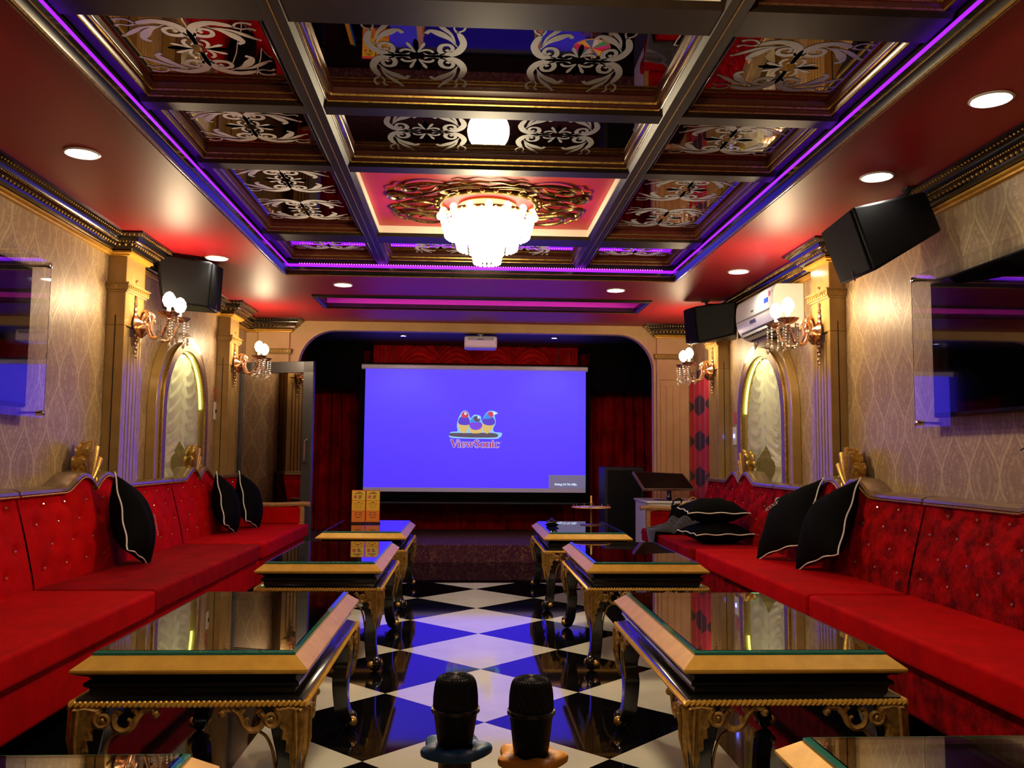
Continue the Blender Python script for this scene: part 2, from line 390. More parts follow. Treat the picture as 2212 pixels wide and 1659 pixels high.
def ring_frame(mb, x0, y0, x1, y1, prof):
    """sweep a profile (inset, z) round a rectangle with mitred corners"""
    n = len(prof); vs = []
    for (cx, cy, sx, sy) in ((x0, y0, 1, 1), (x1, y0, -1, 1), (x1, y1, -1, -1), (x0, y1, 1, -1)):
        for (i, z) in prof: vs.append((cx + sx * i, cy + sy * i, z))
    fs = [(k * n + j, ((k + 1) % 4) * n + j, ((k + 1) % 4) * n + (j + 1) % n, k * n + (j + 1) % n) for k in range(4) for j in range(n)]
    return mb.add(vs, fs)
ring_frame(MB(), RX0 - .0, RY0, TX1 - .0, RY1, [(-.03, ZC), (-.03, ZC - .012), (-.012, ZC - .02), (0.0, ZC - .012), (.012, ZC - .004), (.012, ZC + .03), (0, ZC + .03)]).build('recess_molding', 'beam', ceiling, True)
ring_frame(MB(), RX0, RY0, TX1, RY1, [(-.004, ZC - .017), (-.001, ZC - .021), (.003, ZC - .017)]).build('gold_line', 'gold', ceiling, True)
# tray: moulded lip, led, coffer beams, mirror panels
ring_frame(MB(), TX0, TY0, TX1, TY1, [(-.035, ZC + .001), (-.035, ZC - .010), (-.020, ZC - .014), (-.010, ZC - .024), (.004, ZC - .024), (.012, ZC - .010), (.022, ZC), (.022, ZC + .030), (-.01, ZC + .031)]).build('tray_lip', 'black', ceiling, True)
ring_frame(MB(), TX0, TY0, TX1, TY1, [(-.033, ZC - .011), (-.028, ZC - .016), (-.022, ZC - .012)]).build('gold_line', 'gold', ceiling, True)
ring_frame(MB(), TX0, TY0, TX1, TY1, [(-.004, ZC - .024), (.0, ZC - .030), (.006, ZC - .024)]).build('gold_line', 'gold', ceiling, True)
ring_frame(MB(), TX0, TY0, TX1, TY1, [(.020, ZC + .002), (.026, ZC + .004), (.022, ZC + .010)]).build('gold_line', 'gold', ceiling, True)
ring_frame(MB(), TX0, TY0, TX1, TY1, [(-.012, ZC + .03), (-.012, 2.50), (.0, 2.50), (.0, ZC + .03)]).build('tray_side', 'beam', ceiling, False)
ring_frame(MB(), TX0, TY0, TX1, TY1, [(.002, ZC + .032), (.002, ZC + .052), (.016, ZC + .052), (.016, ZC + .032)]).build('led_strip', 'led', ceiling, False)
# far row of separate led beads
b = MB()
for i in range(150):
    x = TX0 + .10 + i * (TX1 - TX0 - .2) / 149
    b.ball((x, TY1 - .035, ZC + .050), .0042, 6, 4)
tag(b.build('led_beads', 'led2', ceiling, True), kind='stuff')
MB().box((TX0, TY0, ZP + .012), (TX1, TY1, ZP + .04)).build('tray_back', 'black_matt', ceiling, False)
BX = [(TX0, -1.245 ), (-.668, -.560), (.752, .862), (1.450, TX1)]
BY = [(TY1 - .085, TY1), (5.37, 5.585), (4.045, 4.17), (3.335, 3.455), (2.50, 2.70), (1.22, 1.40), (.45, .60), (-.30, -.18), (TY0, TY0 + .1)]
def beam_x(y0, y1):
    mb = MB(); yc = (y0 + y1) / 2; h = (y1 - y0) / 2
    mb.prism([(y0, ZP + .012), (y0, ZB + .02), (y0 + .012, ZB + .008), (y0 + .02, ZB), (y1 - .02, ZB), (y1 - .012, ZB + .008), (y1, ZB + .02), (y1, ZP + .012)], 'x', TX0 + .02, TX1 - .02)
    return mb
for (y0, y1) in BY[1:-1]: beam_x(y0, y1).build('beam', 'beam', ceiling, True)
for (y0, y1) in (BY[0], BY[-1]): MB().box((TX0 + .02, y0, ZB + .02), (TX1 - .02, y1, ZP + .012)).build('beam', 'beam', ceiling, False)
for i, (x0, x1) in enumerate(BX):
    if i in (1, 2):
        MB().prism([(x0, ZP + .012), (x0, ZB + .018), (x0 + .012, ZB + .006), (x0 + .02, ZB - .003), (x1 - .02, ZB - .003), (x1 - .012, ZB + .006), (x1, ZB + .018), (x1, ZP + .012)], 'y', TY0, TY1 - .012).build('beam', 'beam', ceiling, True)
        xm = (x0 + x1) / 2; MB().box((xm - .0015, TY0, ZB - .005), (xm + .0015, TY1 - .012, ZB - .003)).build('gold_line', 'gold', ceiling, False)
    else:
        MB().box((x0 + (.012 if i == 0 else 0), TY0, ZB + .02), (x1 - (.012 if i == 3 else 0), TY1, ZP + .012)).build('beam', 'beam', ceiling, False)
# etched scroll ornament in unit coordinates
def ribbon(mb, pts, ws, z=0, k=6, wk=1.0):
    P = cat([(p[0], p[1], w_) for p, w_ in zip(pts, ws)], k); vs = []; n = len(P)
    for i, p in enumerate(P):
        a = P[min(i + 1, n - 1)]; c = P[max(i - 1, 0)]; t = Vector((a.x - c.x, a.y - c.y)); t = t.normalized() if t.length > 1e-9 else Vector((1, 0)); nn = Vector((-t.y, t.x)) * max(p.z * wk, .004) / 2
        vs += [(p.x + nn.x, p.y + nn.y, z), (p.x - nn.x, p.y - nn.y, z)]
    mb.add(vs, [(2 * i, 2 * i + 1, 2 * i + 3, 2 * i + 2) for i in range(n - 1)])
def dot(mb, c, r, z=0, n=10): mb.add([(c[0] + r * math.cos(2 * PI * i / n), c[1] + r * math.sin(2 * PI * i / n), z) for i in range(n)], [tuple(range(n))])
QUART = [([(0, .12), (.0, .26), (.04, .45), (.14, .62), (.36, .71), (.58, .67), (.68, .62)], [.05, .06, .10, .10, .08, .07, .02]),
         ([(.05, .40), (.18, .35), (.31, .39), (.33, .50), (.23, .55), (.15, .50), (.20, .45)], [.07, .06, .055, .05, .045, .04, .05]),
         ([(.28, .62), (.48, .52), (.62, .38), (.70, .24), (.62, .17)], [.01, .05, .10, .06, .045]),
         ([(.34, .60), (.60, .54), (.78, .42), (.93, .31)], [.01, .035, .06, .03]),
         ([(.67, .62), (.74, .72), (.86, .74), (.95, .70)], [.03, .025, .03, .05]),
         ([(.67, .62), (.78, .58), (.90, .60), (.97, .55)], [.03, .02, .025, .04]),
         ([(.10, .0), (.24, .0), (.36, .0), (.46, .0)], [.015, .05, .06, .01]),
         ([(.10, .01), (.22, .07), (.32, .11), (.38, .13)], [.015, .03, .045, .01]),
         ([(.10, .02), (.17, .12), (.16, .21), (.10, .25)], [.015, .04, .04, .03])]
def scroll_unit():
    mb = MB()
    for sx in (-1, 1):
        for sy in (-1, 1):
            for pts, ws in QUART: ribbon(mb, [(sx * p[0], sy * p[1]) for p in pts], ws, wk=1.35)
            dot(mb, (sx * .96, sy * .30), .03)
    for sy in (-1, 1): ribbon(mb, [(-.09, sy * .10), (0, sy * .17), (.09, sy * .10)], [.01, .06, .01])
    return mb
UNIT = scroll_unit()
def panel(x0, x1, y0, y1, kind):
    if kind == 'red':
        ring_frame(MB(), x0, y0, x1, y1, [(0, ZB + .018), (.004, ZB + .018), (.004, ZP), (0, ZP)]).build('panel_frame', 'cream_side', ceiling, False)
        MB().box((x0, y0, ZP), (x1, y1, ZP + .012)).build('painted_panel', 'maroon_flat', ceiling, False); return
    ring_frame(MB(), x0, y0, x1, y1, [(0, ZB + .012), (.004, ZB + .016), (.010, ZB + .030), (.018, ZB + .034), (.024, ZB + .046), (.030, ZP - .001), (0, ZP + .005)]).build('panel_frame', 'frame_brown', ceiling, True)
    ring_frame(MB(), x0, y0, x1, y1, [(.003, ZB + .014), (.0045, ZB + .012), (.006, ZB + .017)]).build('gold_bead', 'gold_dim', ceiling, True)
    ring_frame(MB(), x0, y0, x1, y1, [(.017, ZB + .033), (.0195, ZB + .031), (.0215, ZB + .038)]).build('gold_bead', 'gold_dim', ceiling, True)
    if kind == 'red':
        MB().box((x0, y0, ZP), (x1, y1, ZP + .012)).build('painted_panel', 'maroon_flat', ceiling, False); return
    p = MB().box((x0, y0, ZP), (x1, y1, ZP + .011)).build('mirror_panel', 'mirror', ceiling, False)
    w_, h_ = x1 - x0 - .10, y1 - y0 - .10; cx, cy = (x0 + x1) / 2, (y0 + y1) / 2; mb = MB()
    if kind == 'side': mb.join(UNIT, Matrix.Translation((cx, cy, ZP - .0012)) @ Matrix.Diagonal((w_ / 2, h_ / 2, 1, 1)))
    elif kind == 'long':
        for s in (-1, 1): mb.join(UNIT, Matrix.Translation((cx, cy + s * h_ / 4, ZP - .0012)) @ Matrix.Diagonal((w_ / 2, h_ / 4.1, 1, 1)))
    else:
        for s in (-1, 1): mb.join(UNIT, Matrix.Translation((cx + s * w_ / 4.2, cy, ZP - .0012)) @ Matrix.Rotation(PI / 2, 4, 'Z') @ Matrix.Diagonal((h_ / 2, w_ / 5.2, 1, 1)))
    mb.build('etched_scroll', 'etch' if x1 < 0 or y0 > 5.5 else 'etch_shaded', p, False)
cellsx = [(BX[0][1], BX[1][0]), (BX[1][1], BX[2][0]), (BX[2][1], BX[3][0])]
for r in range(len(BY) - 1):
    y1, y0 = BY[r][0], BY[r + 1][1]
    for c, (x0, x1) in enumerate(cellsx):
        kind = ('side' if y1 - y0 < .9 else 'long') if c != 1 else 'wide'
        if c == 1 and r in (1, 4): kind = 'red'
        panel(x0, x1, y0, y1, kind)
# ------------------------------------------------------------------ downlights
for i, (x, y) in enumerate(SPOTS[:7]):
    lab = ['round lit downlight in the maroon ceiling above the left television', 'round lit downlight beside the black speaker on the left', 'round lit downlight left of the purple recess', 'large round downlight nearest on the right side of the ceiling', 'round downlight directly above the large black speaker on the right', 'round lit downlight above the far right speaker and air conditioner', 'round lit downlight right of the purple recess'][i]
    t = thing('downlight', lab, 'downlight', (x, y, ZC), 0, 'ceiling downlights')
    MB().lathe([(.064, .0), (.074, -.002), (.076, -.006), (.068, -.010), (.060, -.004)], 28, cap=False).build('trim_ring', 'white_plastic', t)
    MB().lathe([(.0, -.010), (.040, -.009), (.064, -.003)], 28, cap=False).build('lens', 'disc', t)
for i, (x, y) in enumerate(STAGE_SPOTS):
    t = thing('downlight', ['small spot lamp in the stage ceiling left of the projector', 'small spot lamp in the stage ceiling right of the projector'][i], 'downlight', (x, y, 2.262), 0, 'stage spot lamps')
    MB().lathe([(.034, .0), (.042, -.003), (.040, -.010), (.030, -.006)], 20, cap=False).build('trim_ring', 'chrome', t)
    MB().lathe([(.0, -.004), (.030, -.004)], 20, cap=False).build('lens', 'disc', t)
# ------------------------------------------------------------------ PILASTERS
def pilaster(name, mtx, w_, proj, ztop=2.245, z0=0.0, flutes=5, face_mat='gold_wall'):
    """local: x out from wall (0..proj), y along wall centred, z up"""
    r = sroot(name); r.matrix_world = mtx; h = w_ / 2
    b = MB(); b.box((0, -h + .03, .35), (proj - .012, h - .03, 1.80))
    # fluted front: raised strips between grooves
    n = flutes; gw = .010; sw = (w_ - .06 - (n - 1) * gw) / n
    b.box((0, -h, 2.02), (proj, h, ztop)); b.box((0, -h, z0), (proj, h, .35)); b.box((0, -h, .35), (proj, -h + .03, 1.80)); b.box((0, h - .03, .35), (proj, h, 1.80)); b.box((0, -h, 1.80), (proj, h, 2.02))
    for i in range(n):
        y = -h + .03 + i * (sw + gw) + gw * .5
        b.box((0, y, .35), (proj - .002, y + sw - gw * .2, 1.74))
    # groove line on the side faces
    b.build('shaft', face_mat, r, False, bevel=.003, seg=1)
    b = MB()
    for s in (-1, 1):
        b.box((proj * .5 - .003, s * (h + .0008) - .0008, .4), (proj * .5 + .003, s * (h + .0008) + .0008, 1.86))
    b.build('side_groove', 'black_matt', r, False)
    b = MB()
    for (e, za, zb_) in ((.012, 2.00, 2.012), (.022, 2.012, 2.048), (.030, 2.048, 2.056)): b.box((0, -h - e, za), (proj + e, h + e, zb_))
    band = b.build('capital_band', 'gold_wall', r, False, bevel=.002)
    b = MB()
    for i in range(int((w_ + .04) / .03)):
        y = -h - .02 + .015 + i * .03; b.tube([(proj + .024, y + .010 * math.cos(a), 2.03 + .011 * math.sin(a)) for a in [PI * .2 + j * .75 for j in range(6)]], .0028, 5)
        for s in (-1, 1): pass
    for i in range(int(proj / .028)):
        xx = .015 + i * .028
        for s in (-1, 1): b.tube([(xx + .009 * math.cos(a), s * (h + .024), 2.03 + .011 * math.sin(a)) for a in [PI * .2 + j * .75 for j in range(6)]], .0028, 5)
    b.build('leaf_relief', 'gold', band)
    return r
RZ = lambda a, t: Matrix.Translation(t) @ Matrix.Rotation(a, 4, 'Z')
PIL = {}
PIL['L1'] = pilaster('pilaster', RZ(0, (XL, 5.43, 0)), .30, .11)
PIL['L2'] = pilaster('pilaster', RZ(0, (XL, 7.74, 0)), .28, .11)
PIL['R1'] = pilaster('pilaster', RZ(PI, (XR, 5.19, 0)), .27, .10)
PIL['R2'] = pilaster('pilaster', RZ(PI, (XR, 7.52, 0)), .30, .10)
PIL['FL'] = pilaster('pilaster', RZ(-PI / 2, (-1.885, YA, 0)), .30, .05, flutes=3, face_mat='arch_paint')
PIL['FR'] = pilaster('pilaster', RZ(-PI / 2, (2.045, YA, 0)), .32, .05, flutes=4, face_mat='arch_paint')
# ------------------------------------------------------------------ CORNICES
def cornice(name, path):
    """path of (x, y) points on the wall face; room on the left hand side of travel; profile (out, z)"""
    prof_black = [(0, ZC), (.135, ZC), (.135, ZC - .012), (.115, ZC - .022), (.100, ZC - .030), (.095, ZC - .045), (.075, ZC - .062), (.060, ZC - .068), (.055, ZC - .082), (.030, ZC - .095), (0, ZC - .098)]
    prof_gold = [(0, ZC - .098), (.034, ZC - .096), (.036, ZC - .108), (.022, ZC - .114), (.020, ZC - .122), (0, ZC - .124)]
    P = [Vector(p) for p in path]; n = len(P); offs = []
    for i in range(n):
        d0 = (P[i] - P[i - 1]).normalized() if i > 0 else (P[1] - P[0]).normalized()
        d1 = (P[i + 1] - P[i]).normalized() if i < n - 1 else d0
        n0, n1 = Vector((-d0.y, d0.x)), Vector((-d1.y, d1.x)); bis = (n0 + n1).normalized(); offs.append(bis / max(bis.dot(n0), .3))
    def sweep(prof):
        mb = MB(); k = len(prof)
        mb.add([(P[i].x + offs[i].x * o, P[i].y + offs[i].y * o, z) for i in range(n) for o, z in prof],
               [(i * k + j, (i + 1) * k + j, (i + 1) * k + (j + 1) % k, i * k + (j + 1) % k) for i in range(n - 1) for j in range(k)] + [tuple(range(k)), tuple(range((n - 1) * k, n * k))])
        return mb
    r = sroot(name); sweep(prof_black).build('cornice_molding', 'black', r, True); sweep(prof_gold).build('gold_fillet', 'gold_paint', r, True)
    b = MB()
    for (o, z, sz, step) in ((.120, ZC - .018, .0065, .026), (.066, ZC - .066, .0085, .034), (.088, ZC - .052, .005, .018)):
        for i in range(n - 1):
            A = P[i] + offs[i] * o; B = P[i + 1] + offs[i + 1] * o; L = (B - A).length; c = max(1, int(L / step))
            if P[i].y < 2.2 and P[i + 1].y < 2.2: continue
            for j in range(c):
                p = A.lerp(B, (j + .5) / c)
                if p.y > 2.5: b.ball((p.x, p.y, z), sz, 5, 4, (1, 1, 1.2))
    tag(b.build('gold_beading', 'dark_gold', r), kind='stuff')
    return r
def wall_path(x, s, pils, y0, y1):
    pts = [(x, y0)]
    for (c, w_, p) in pils: pts += [(x, c - w_ / 2), (x - s * p, c - w_ / 2), (x - s * p, c + w_ / 2), (x, c + w_ / 2)]
    return pts + [(x, y1)]
pl = wall_path(XL, -1, [(5.43, .30, .11), (7.74, .28, .11)], YN, YA - .0)
cornice('trim_1', list(reversed(pl + [(-2.035, YA), (-2.035, YA - .05), (-1.735, YA - .05), (-1.735, YA)])))
prr = wall_path(XR, 1, [(5.19, .27, .10), (7.52, .30, .10)], YN, YA - .0)
cornice('trim_2', prr + [(2.205, YA), (2.205, YA - .05), (1.885, YA - .05), (1.885, YA)])
for o in (bpy.data.objects['trim_1'], bpy.data.objects['trim_2']): o['kind'] = 'structure'
# ------------------------------------------------------------------ ARCHED NICHES with voile drapes
def niche(sgn, name, lab, n):
    yc, xw = ARCH[sgn]; d = -sgn   # d points into the room
    r = sroot(name)
    def ring(hw0, zt0, hw1, zt1, z1, xa, xb, zlow=.30):
        A = [(yc - hw0, zlow)] + arch_curve(yc, hw0, z1, zt0, 28) + [(yc + hw0, zlow)]; B = [(yc - hw1, zlow)] + arch_curve(yc, hw1, z1, zt1, 28) + [(yc + hw1, zlow)]
        mb = MB(); k = len(A)
        mb.add([(xa, *p) for p in A] + [(xa, *p) for p in B] + [(xb, *p) for p in B] + [(xb, *p) for p in A],
               [(q * k + i, q * k + i + 1, ((q + 1) % 4) * k + i + 1, ((q + 1) % 4) * k + i) for q in range(4) for i in range(k - 1)])
        return mb
    ring(.60, 1.93, .47, 1.815, 1.30, xw, xw + d * .065).build('arch_frame', 'gold_wall', r, True, bevel=.006)
    ring(.52, 1.86, .445, 1.79, 1.30, xw + d * .065, xw + d * .085).build('inner_molding', 'dark_gold', r, True, bevel=.004)
    MB().box((xw - d * .23, yc - .48, .3), (xw - d * .20, yc + .48, 1.84)).build('back_panel', 'black_matt', r, False)
    k = arch_curve(yc, .452, 1.30, 1.797, 24); MB().tube([(xw + d * .04, *p) for p in k if p[1] > 1.36], .009, 6).tube([(xw + d * .03, yc - .452, .70), (xw + d * .03, yc - .452, .98)], .008, 6).tube([(xw + d * .03, yc + .452, .70), (xw + d * .03, yc + .452, .98)], .008, 6).build('led_strip', 'led_lime', r)
    lamp('AREA', 'niche_glow', (xw - d * .08, yc, 1.77), 6, (1, .93, .5), .3, (0, math.radians(0), 0), shape='RECTANGLE', size_y=.5)
    cv = thing('drape', lab, 'curtain', (xw + d * .022, yc, 0), 0, 'cream drapes in the arched niches')
    for s in (-1, 1):
        def inner(z):
            if z > 1.13: return .0
            if z > .98: return (1.13 - z) / .15 * .24
            return max(.05, .24 - (.98 - z) * .9)
        def outer(z):
            if z <= 1.24: return .44
            return .44 * math.sqrt(max(0, 1 - ((z - 1.24) / .53) ** 2))
        def fn(u, v):
            z = 1.768 - v * 1.07; a, b_ = inner(z), outer(z); t = u; y = s * (a + (b_ - a) * t)
            c = t - .45; ph = 68 * (z - .62 * c * c * (1 if z > 1.0 else .2)) + 3 * t
            dep = .010 * math.sin(ph + 1.3 * math.sin(7 * z + s)) * math.sin(PI * min(1, t * .9 + .08)) + .012 * math.sin(9 * t + 1) + (.008 * math.sin(40 * t) if z < 1.05 else .004 * math.sin(24 * t + 4 * z))
            return (d * (dep + .01), y, z)
        MB().grid(26, 110, fn).build('drape_panel', 'drape', cv)
    return r
niche(-1, 'window_1', 'cream voile drape filling the arched niche in the left wall', 1)
niche(1, 'window_2', 'cream voile drape filling the arched niche in the right wall', 2)
# ------------------------------------------------------------------ STAGE CURTAINS AND SCREEN
def pleats(x0, x1, y, z0, z1, amp, per, mt, name, lab, catg='curtain', bot=0):
    n = int((x1 - x0) / per * 8); rnd = [random.uniform(.6, 1.3) for _ in range(400)]
    def fn(u, v):
        x = x0 + u * (x1 - x0); k = (x - x0) / per; a = amp * rnd[int(k) % 400]
        return (x + .01 * math.sin(v * 5 + k), y - a * math.sin(2 * PI * k + .8 * math.sin(v * 3 + int(k))), z0 + v * (z1 - z0))
    o = MB().grid(n, 14, fn).build(name, mt, None)
    return tag(o, lab, catg)
pleats(-2.1, -1.03, 10.18, .175, 2.24, .045, .13, 'stage_velvet', 'stage_curtain', 'dark red pleated velvet curtain left of the projection screen')
pleats(1.26, 2.2, 10.18, .175, 2.24, .045, .13, 'stage_velvet', 'stage_curtain', 'dark red pleated velvet curtain right of the projection screen')
pleats(-1.02, 1.25, 10.25, .175, 2.24, .03, .16, 'stage_velvet', 'stage_curtain', 'dark red velvet curtain hanging below and behind the projection screen')
# swagged valance
vx0, vx1, vy = -1.05, 1.25, 9.76
def swag(u, v):
    x = vx0 + u * (vx1 - vx0); z = 2.258 - v * .20
    t = (x - vx0) / (vx1 - vx0)
    if t < .13 or t > .87: dep = .02 * math.sin(t * 330)
    else:
        k = (t - .13) / .74 * 4; f = k - int(k); c = (f - .5) * 2; dep = .03 * math.sin(34 * (z * 1.6 + .16 * c * c * 1.6)) + .025 * (1 - c * c)
    return (x, vy - dep, z)
t = thing('pelmet_board', 'black board masking the stage opening left of the screen', 'board', (-1.42, 9.62, 1.76)); MB().box((-.36, -.01, 0), (.28, .01, .50)).build('board', 'cloth_black', t, False)
t = thing('pelmet_board', 'black board masking the stage opening right of the screen', 'board', (1.66, 9.62, 1.76)); MB().box((-.30, -.01, 0), (.42, .01, .50)).build('board', 'cloth_black', t, False)
t = thing('masking_strip', 'black strip across the stage between the screen and the valance', 'board', (.1, 9.66, 2.02)); MB().box((-1.3, -.01, -.04), (1.3, .01, .03)).box((-1.25, -.004, .03), (-1.24, .004, .2415)).box((1.24, -.004, .03), (1.25, .004, .2415)).build('strip', 'cloth_black', t, False)
tag(MB().grid(220, 34, swag).build('valance', 'valance', None), 'red satin swag valance hung above the projection screen', 'valance')
# projection screen
SX0, SX1, SZ0, SZ1, SY = -1.102, 1.305, .640, 1.962, 9.50
scr = thing('projection_screen', 'large projection screen showing a violet blue picture with a three bird logo', 'screen', ((SX0 + SX1) / 2, SY, SZ0))
cx = (SX0 + SX1) / 2
def L2(x, z): return (x - cx, z - SZ0)
MB().box((SX0 - .06 - cx, .003, -.11), (SX1 + .05 - cx, .008, SZ1 - SZ0 + .03)).build('black_border', 'cloth_black', scr, False)
MB().prism([(0, 0), (-.02, .012), (-.03, .045), (0.03, .06), (.05, .045), (.05, 0)], 'x', SX0 - .04 - cx, SX1 + .02 - cx).build('screen_case', 'white_plastic', scr, False, loc=(0, 0, SZ1 - SZ0))
MB().lathe([(.014, SX0 - .05 - cx), (.014, SX1 + .04 - cx)], 12, axis='x').build('weight_bar', 'black_matt', scr, loc=(0, 0, -.12))
for sx in (-.9, .9): MB().tube([(sx, .0, SZ1 - SZ0 + .05), (sx, .0, 2.262 - SZ0)], .004, 6).build('hanger', 'black_matt', scr)
m = mat('projected_blue', (.10, .10, .10), .8, 0, es=1.0, spec=0); n = N(m); v, c = n.co()
f = n.math('MULTIPLY', c[2], 1 / 1.27); col = n.ramp(f, [(0, (.070, .026, 1.7)), (1, (.100, .052, 1.7))]); n.link(col, n.b.inputs['Emission Color']); n.b.inputs['Emission Strength'].default_value = 1.0
MB().box((SX0 - cx, -.001, .045), (SX1 - cx, .002, SZ1 - SZ0)).build('picture', m, scr, False)
MB().box((SX0 - cx, -.001, .0), (SX1 - cx, .002, .045)).build('grey_band', emis('grey_band', (.16, .12, .20), .5, (.4, .38, .42)), scr, False)
nb = MB().box((.80, -.0025, .045), (SX1 - cx, -.001, .19)).build('notice_box', emis('notice_grey', (.10, .10, .25), .8, (.3, .3, .3)), scr, False)
def text(body, size, mt, parent, loc, rot, name, ext=.0004, bold=0, ax='CENTER', sx=1):
    c = bpy.data.curves.new(name, 'FONT'); c.body = body; c.size = size; c.align_x = ax; c.align_y = 'CENTER'; c.extrude = ext; c.offset = bold
    o = bpy.data.objects.new('tmp', c); COL.objects.link(o); dg = bpy.context.evaluated_depsgraph_get(); me = bpy.data.meshes.new_from_object(o.evaluated_get(dg)); bpy.data.objects.remove(o)
    me.materials.clear(); me.materials.append(M[mt] if isinstance(mt, str) else mt); o = bpy.data.objects.new(name, me); COL.objects.link(o); o.parent = parent; o.location = loc; o.rotation_euler = rot; o.scale = (sx, 1, 1)
    return o
M['text_white'] = emis('lit_text', (.55, .75, 1), 1.1)
text('Kh\u00f4ng C\u00f3 T\u00edn Hi\u1ec7u', .030, 'text_white', nb, (.985, -.004, .088), (PI / 2, 0, 0), 'notice_text', bold=.0006)
# bird logo
E = lambda c, s=1.0: emis('logo', c, s, (0, 0, 0))
def shape(pts, mt, name, dep, par, k=8):
    P = cat([(p[0], p[1], 0) for p in pts], k, True)
    return MB().prism([(p.x, p.y) for p in P], 'y', -dep - .001, -dep).build(name, mt, par, False)
PXM = (SX1 - SX0) / 476.0
def q(zx, zy):  # zoomed crop pixel -> logo coordinates on the screen
    px, py = 940 + zx * 180 / 1991, 850 + zy * 150 / 1659
    return ((px - 1028) * PXM + .0, (1062 - py) * (SZ1 - SZ0) / 264 + .003)
halo = E((.30, .62, 1), .95); red_, pur, blu, yel, teal, brn, wht = E((.62, .05, .10)), E((.20, .06, .75)), E((.10, .05, .62)), E((.72, .50, .16)), E((.04, .28, .85)), E((.10, .075, .12)), E((.62, .80, 1))
H = [(540, 880), (525, 760), (545, 640), (590, 520), (650, 430), (720, 405), (790, 450), (830, 560), (850, 590), (920, 510), (1000, 505), (1090, 540), (1100, 640), (1130, 620), (1190, 500), (1260, 425), (1340, 400), (1430, 420), (1500, 465), (1420, 510), (1440, 620), (1440, 720), (1390, 830), (1420, 910), (1580, 930), (1600, 980), (1540, 1050), (1400, 1080), (700, 1075), (370, 1055), (360, 960), (400, 920), (520, 910)]
lg = shape([q(*p) for p in H], halo, 'logo', .003, scr)
def bshape(pts, mt, d): return shape([q(*p) for p in pts], mt, 'logo_patch', d, lg)
bshape([(380, 950), (800, 945), (1300, 935), (1480, 960), (1500, 1010), (1400, 1045), (800, 1050), (385, 1020)], brn, .005)
for pts, mt, d in [([(560, 730), (600, 880), (680, 950), (760, 900), (810, 740), (680, 700)], yel, .006), ([(555, 660), (600, 570), (700, 540), (800, 580), (835, 680), (800, 745), (680, 755), (580, 730)], blu, .008), ([(630, 520), (660, 450), (720, 425), (780, 470), (790, 550), (720, 580), (650, 570)], red_, .010), ([(700, 450), (750, 460), (740, 510), (700, 500)], wht, .012),
                   ([(830, 840), (870, 940), (1000, 950), (1110, 930), (1125, 830), (980, 800)], yel, .006), ([(815, 740), (860, 690), (1000, 670), (1110, 700), (1125, 770), (1080, 840), (970, 870), (870, 840)], pur, .008), ([(850, 680), (870, 600), (940, 540), (1040, 540), (1075, 620), (1060, 680)], teal, .010), ([(920, 590), (960, 540), (1020, 550), (1060, 620), (1040, 665), (960, 660)], brn, .012), ([(1010, 540), (1065, 550), (1030, 610)], wht, .014),
                   ([(1130, 740), (1150, 880), (1220, 950), (1290, 930), (1370, 820), (1390, 740), (1260, 710)], yel, .006), ([(1125, 670), (1160, 580), (1240, 540), (1370, 560), (1425, 640), (1420, 720), (1330, 755), (1200, 740)], blu, .008), ([(1170, 600), (1200, 510), (1270, 440), (1340, 425), (1390, 520), (1340, 580), (1240, 600)], teal, .010), ([(1260, 470), (1290, 430), (1370, 440), (1385, 520), (1350, 555), (1290, 530)], red_, .012), ([(1375, 430), (1430, 430), (1475, 465), (1400, 500)], wht, .014)]:
    bshape(pts, mt, d)
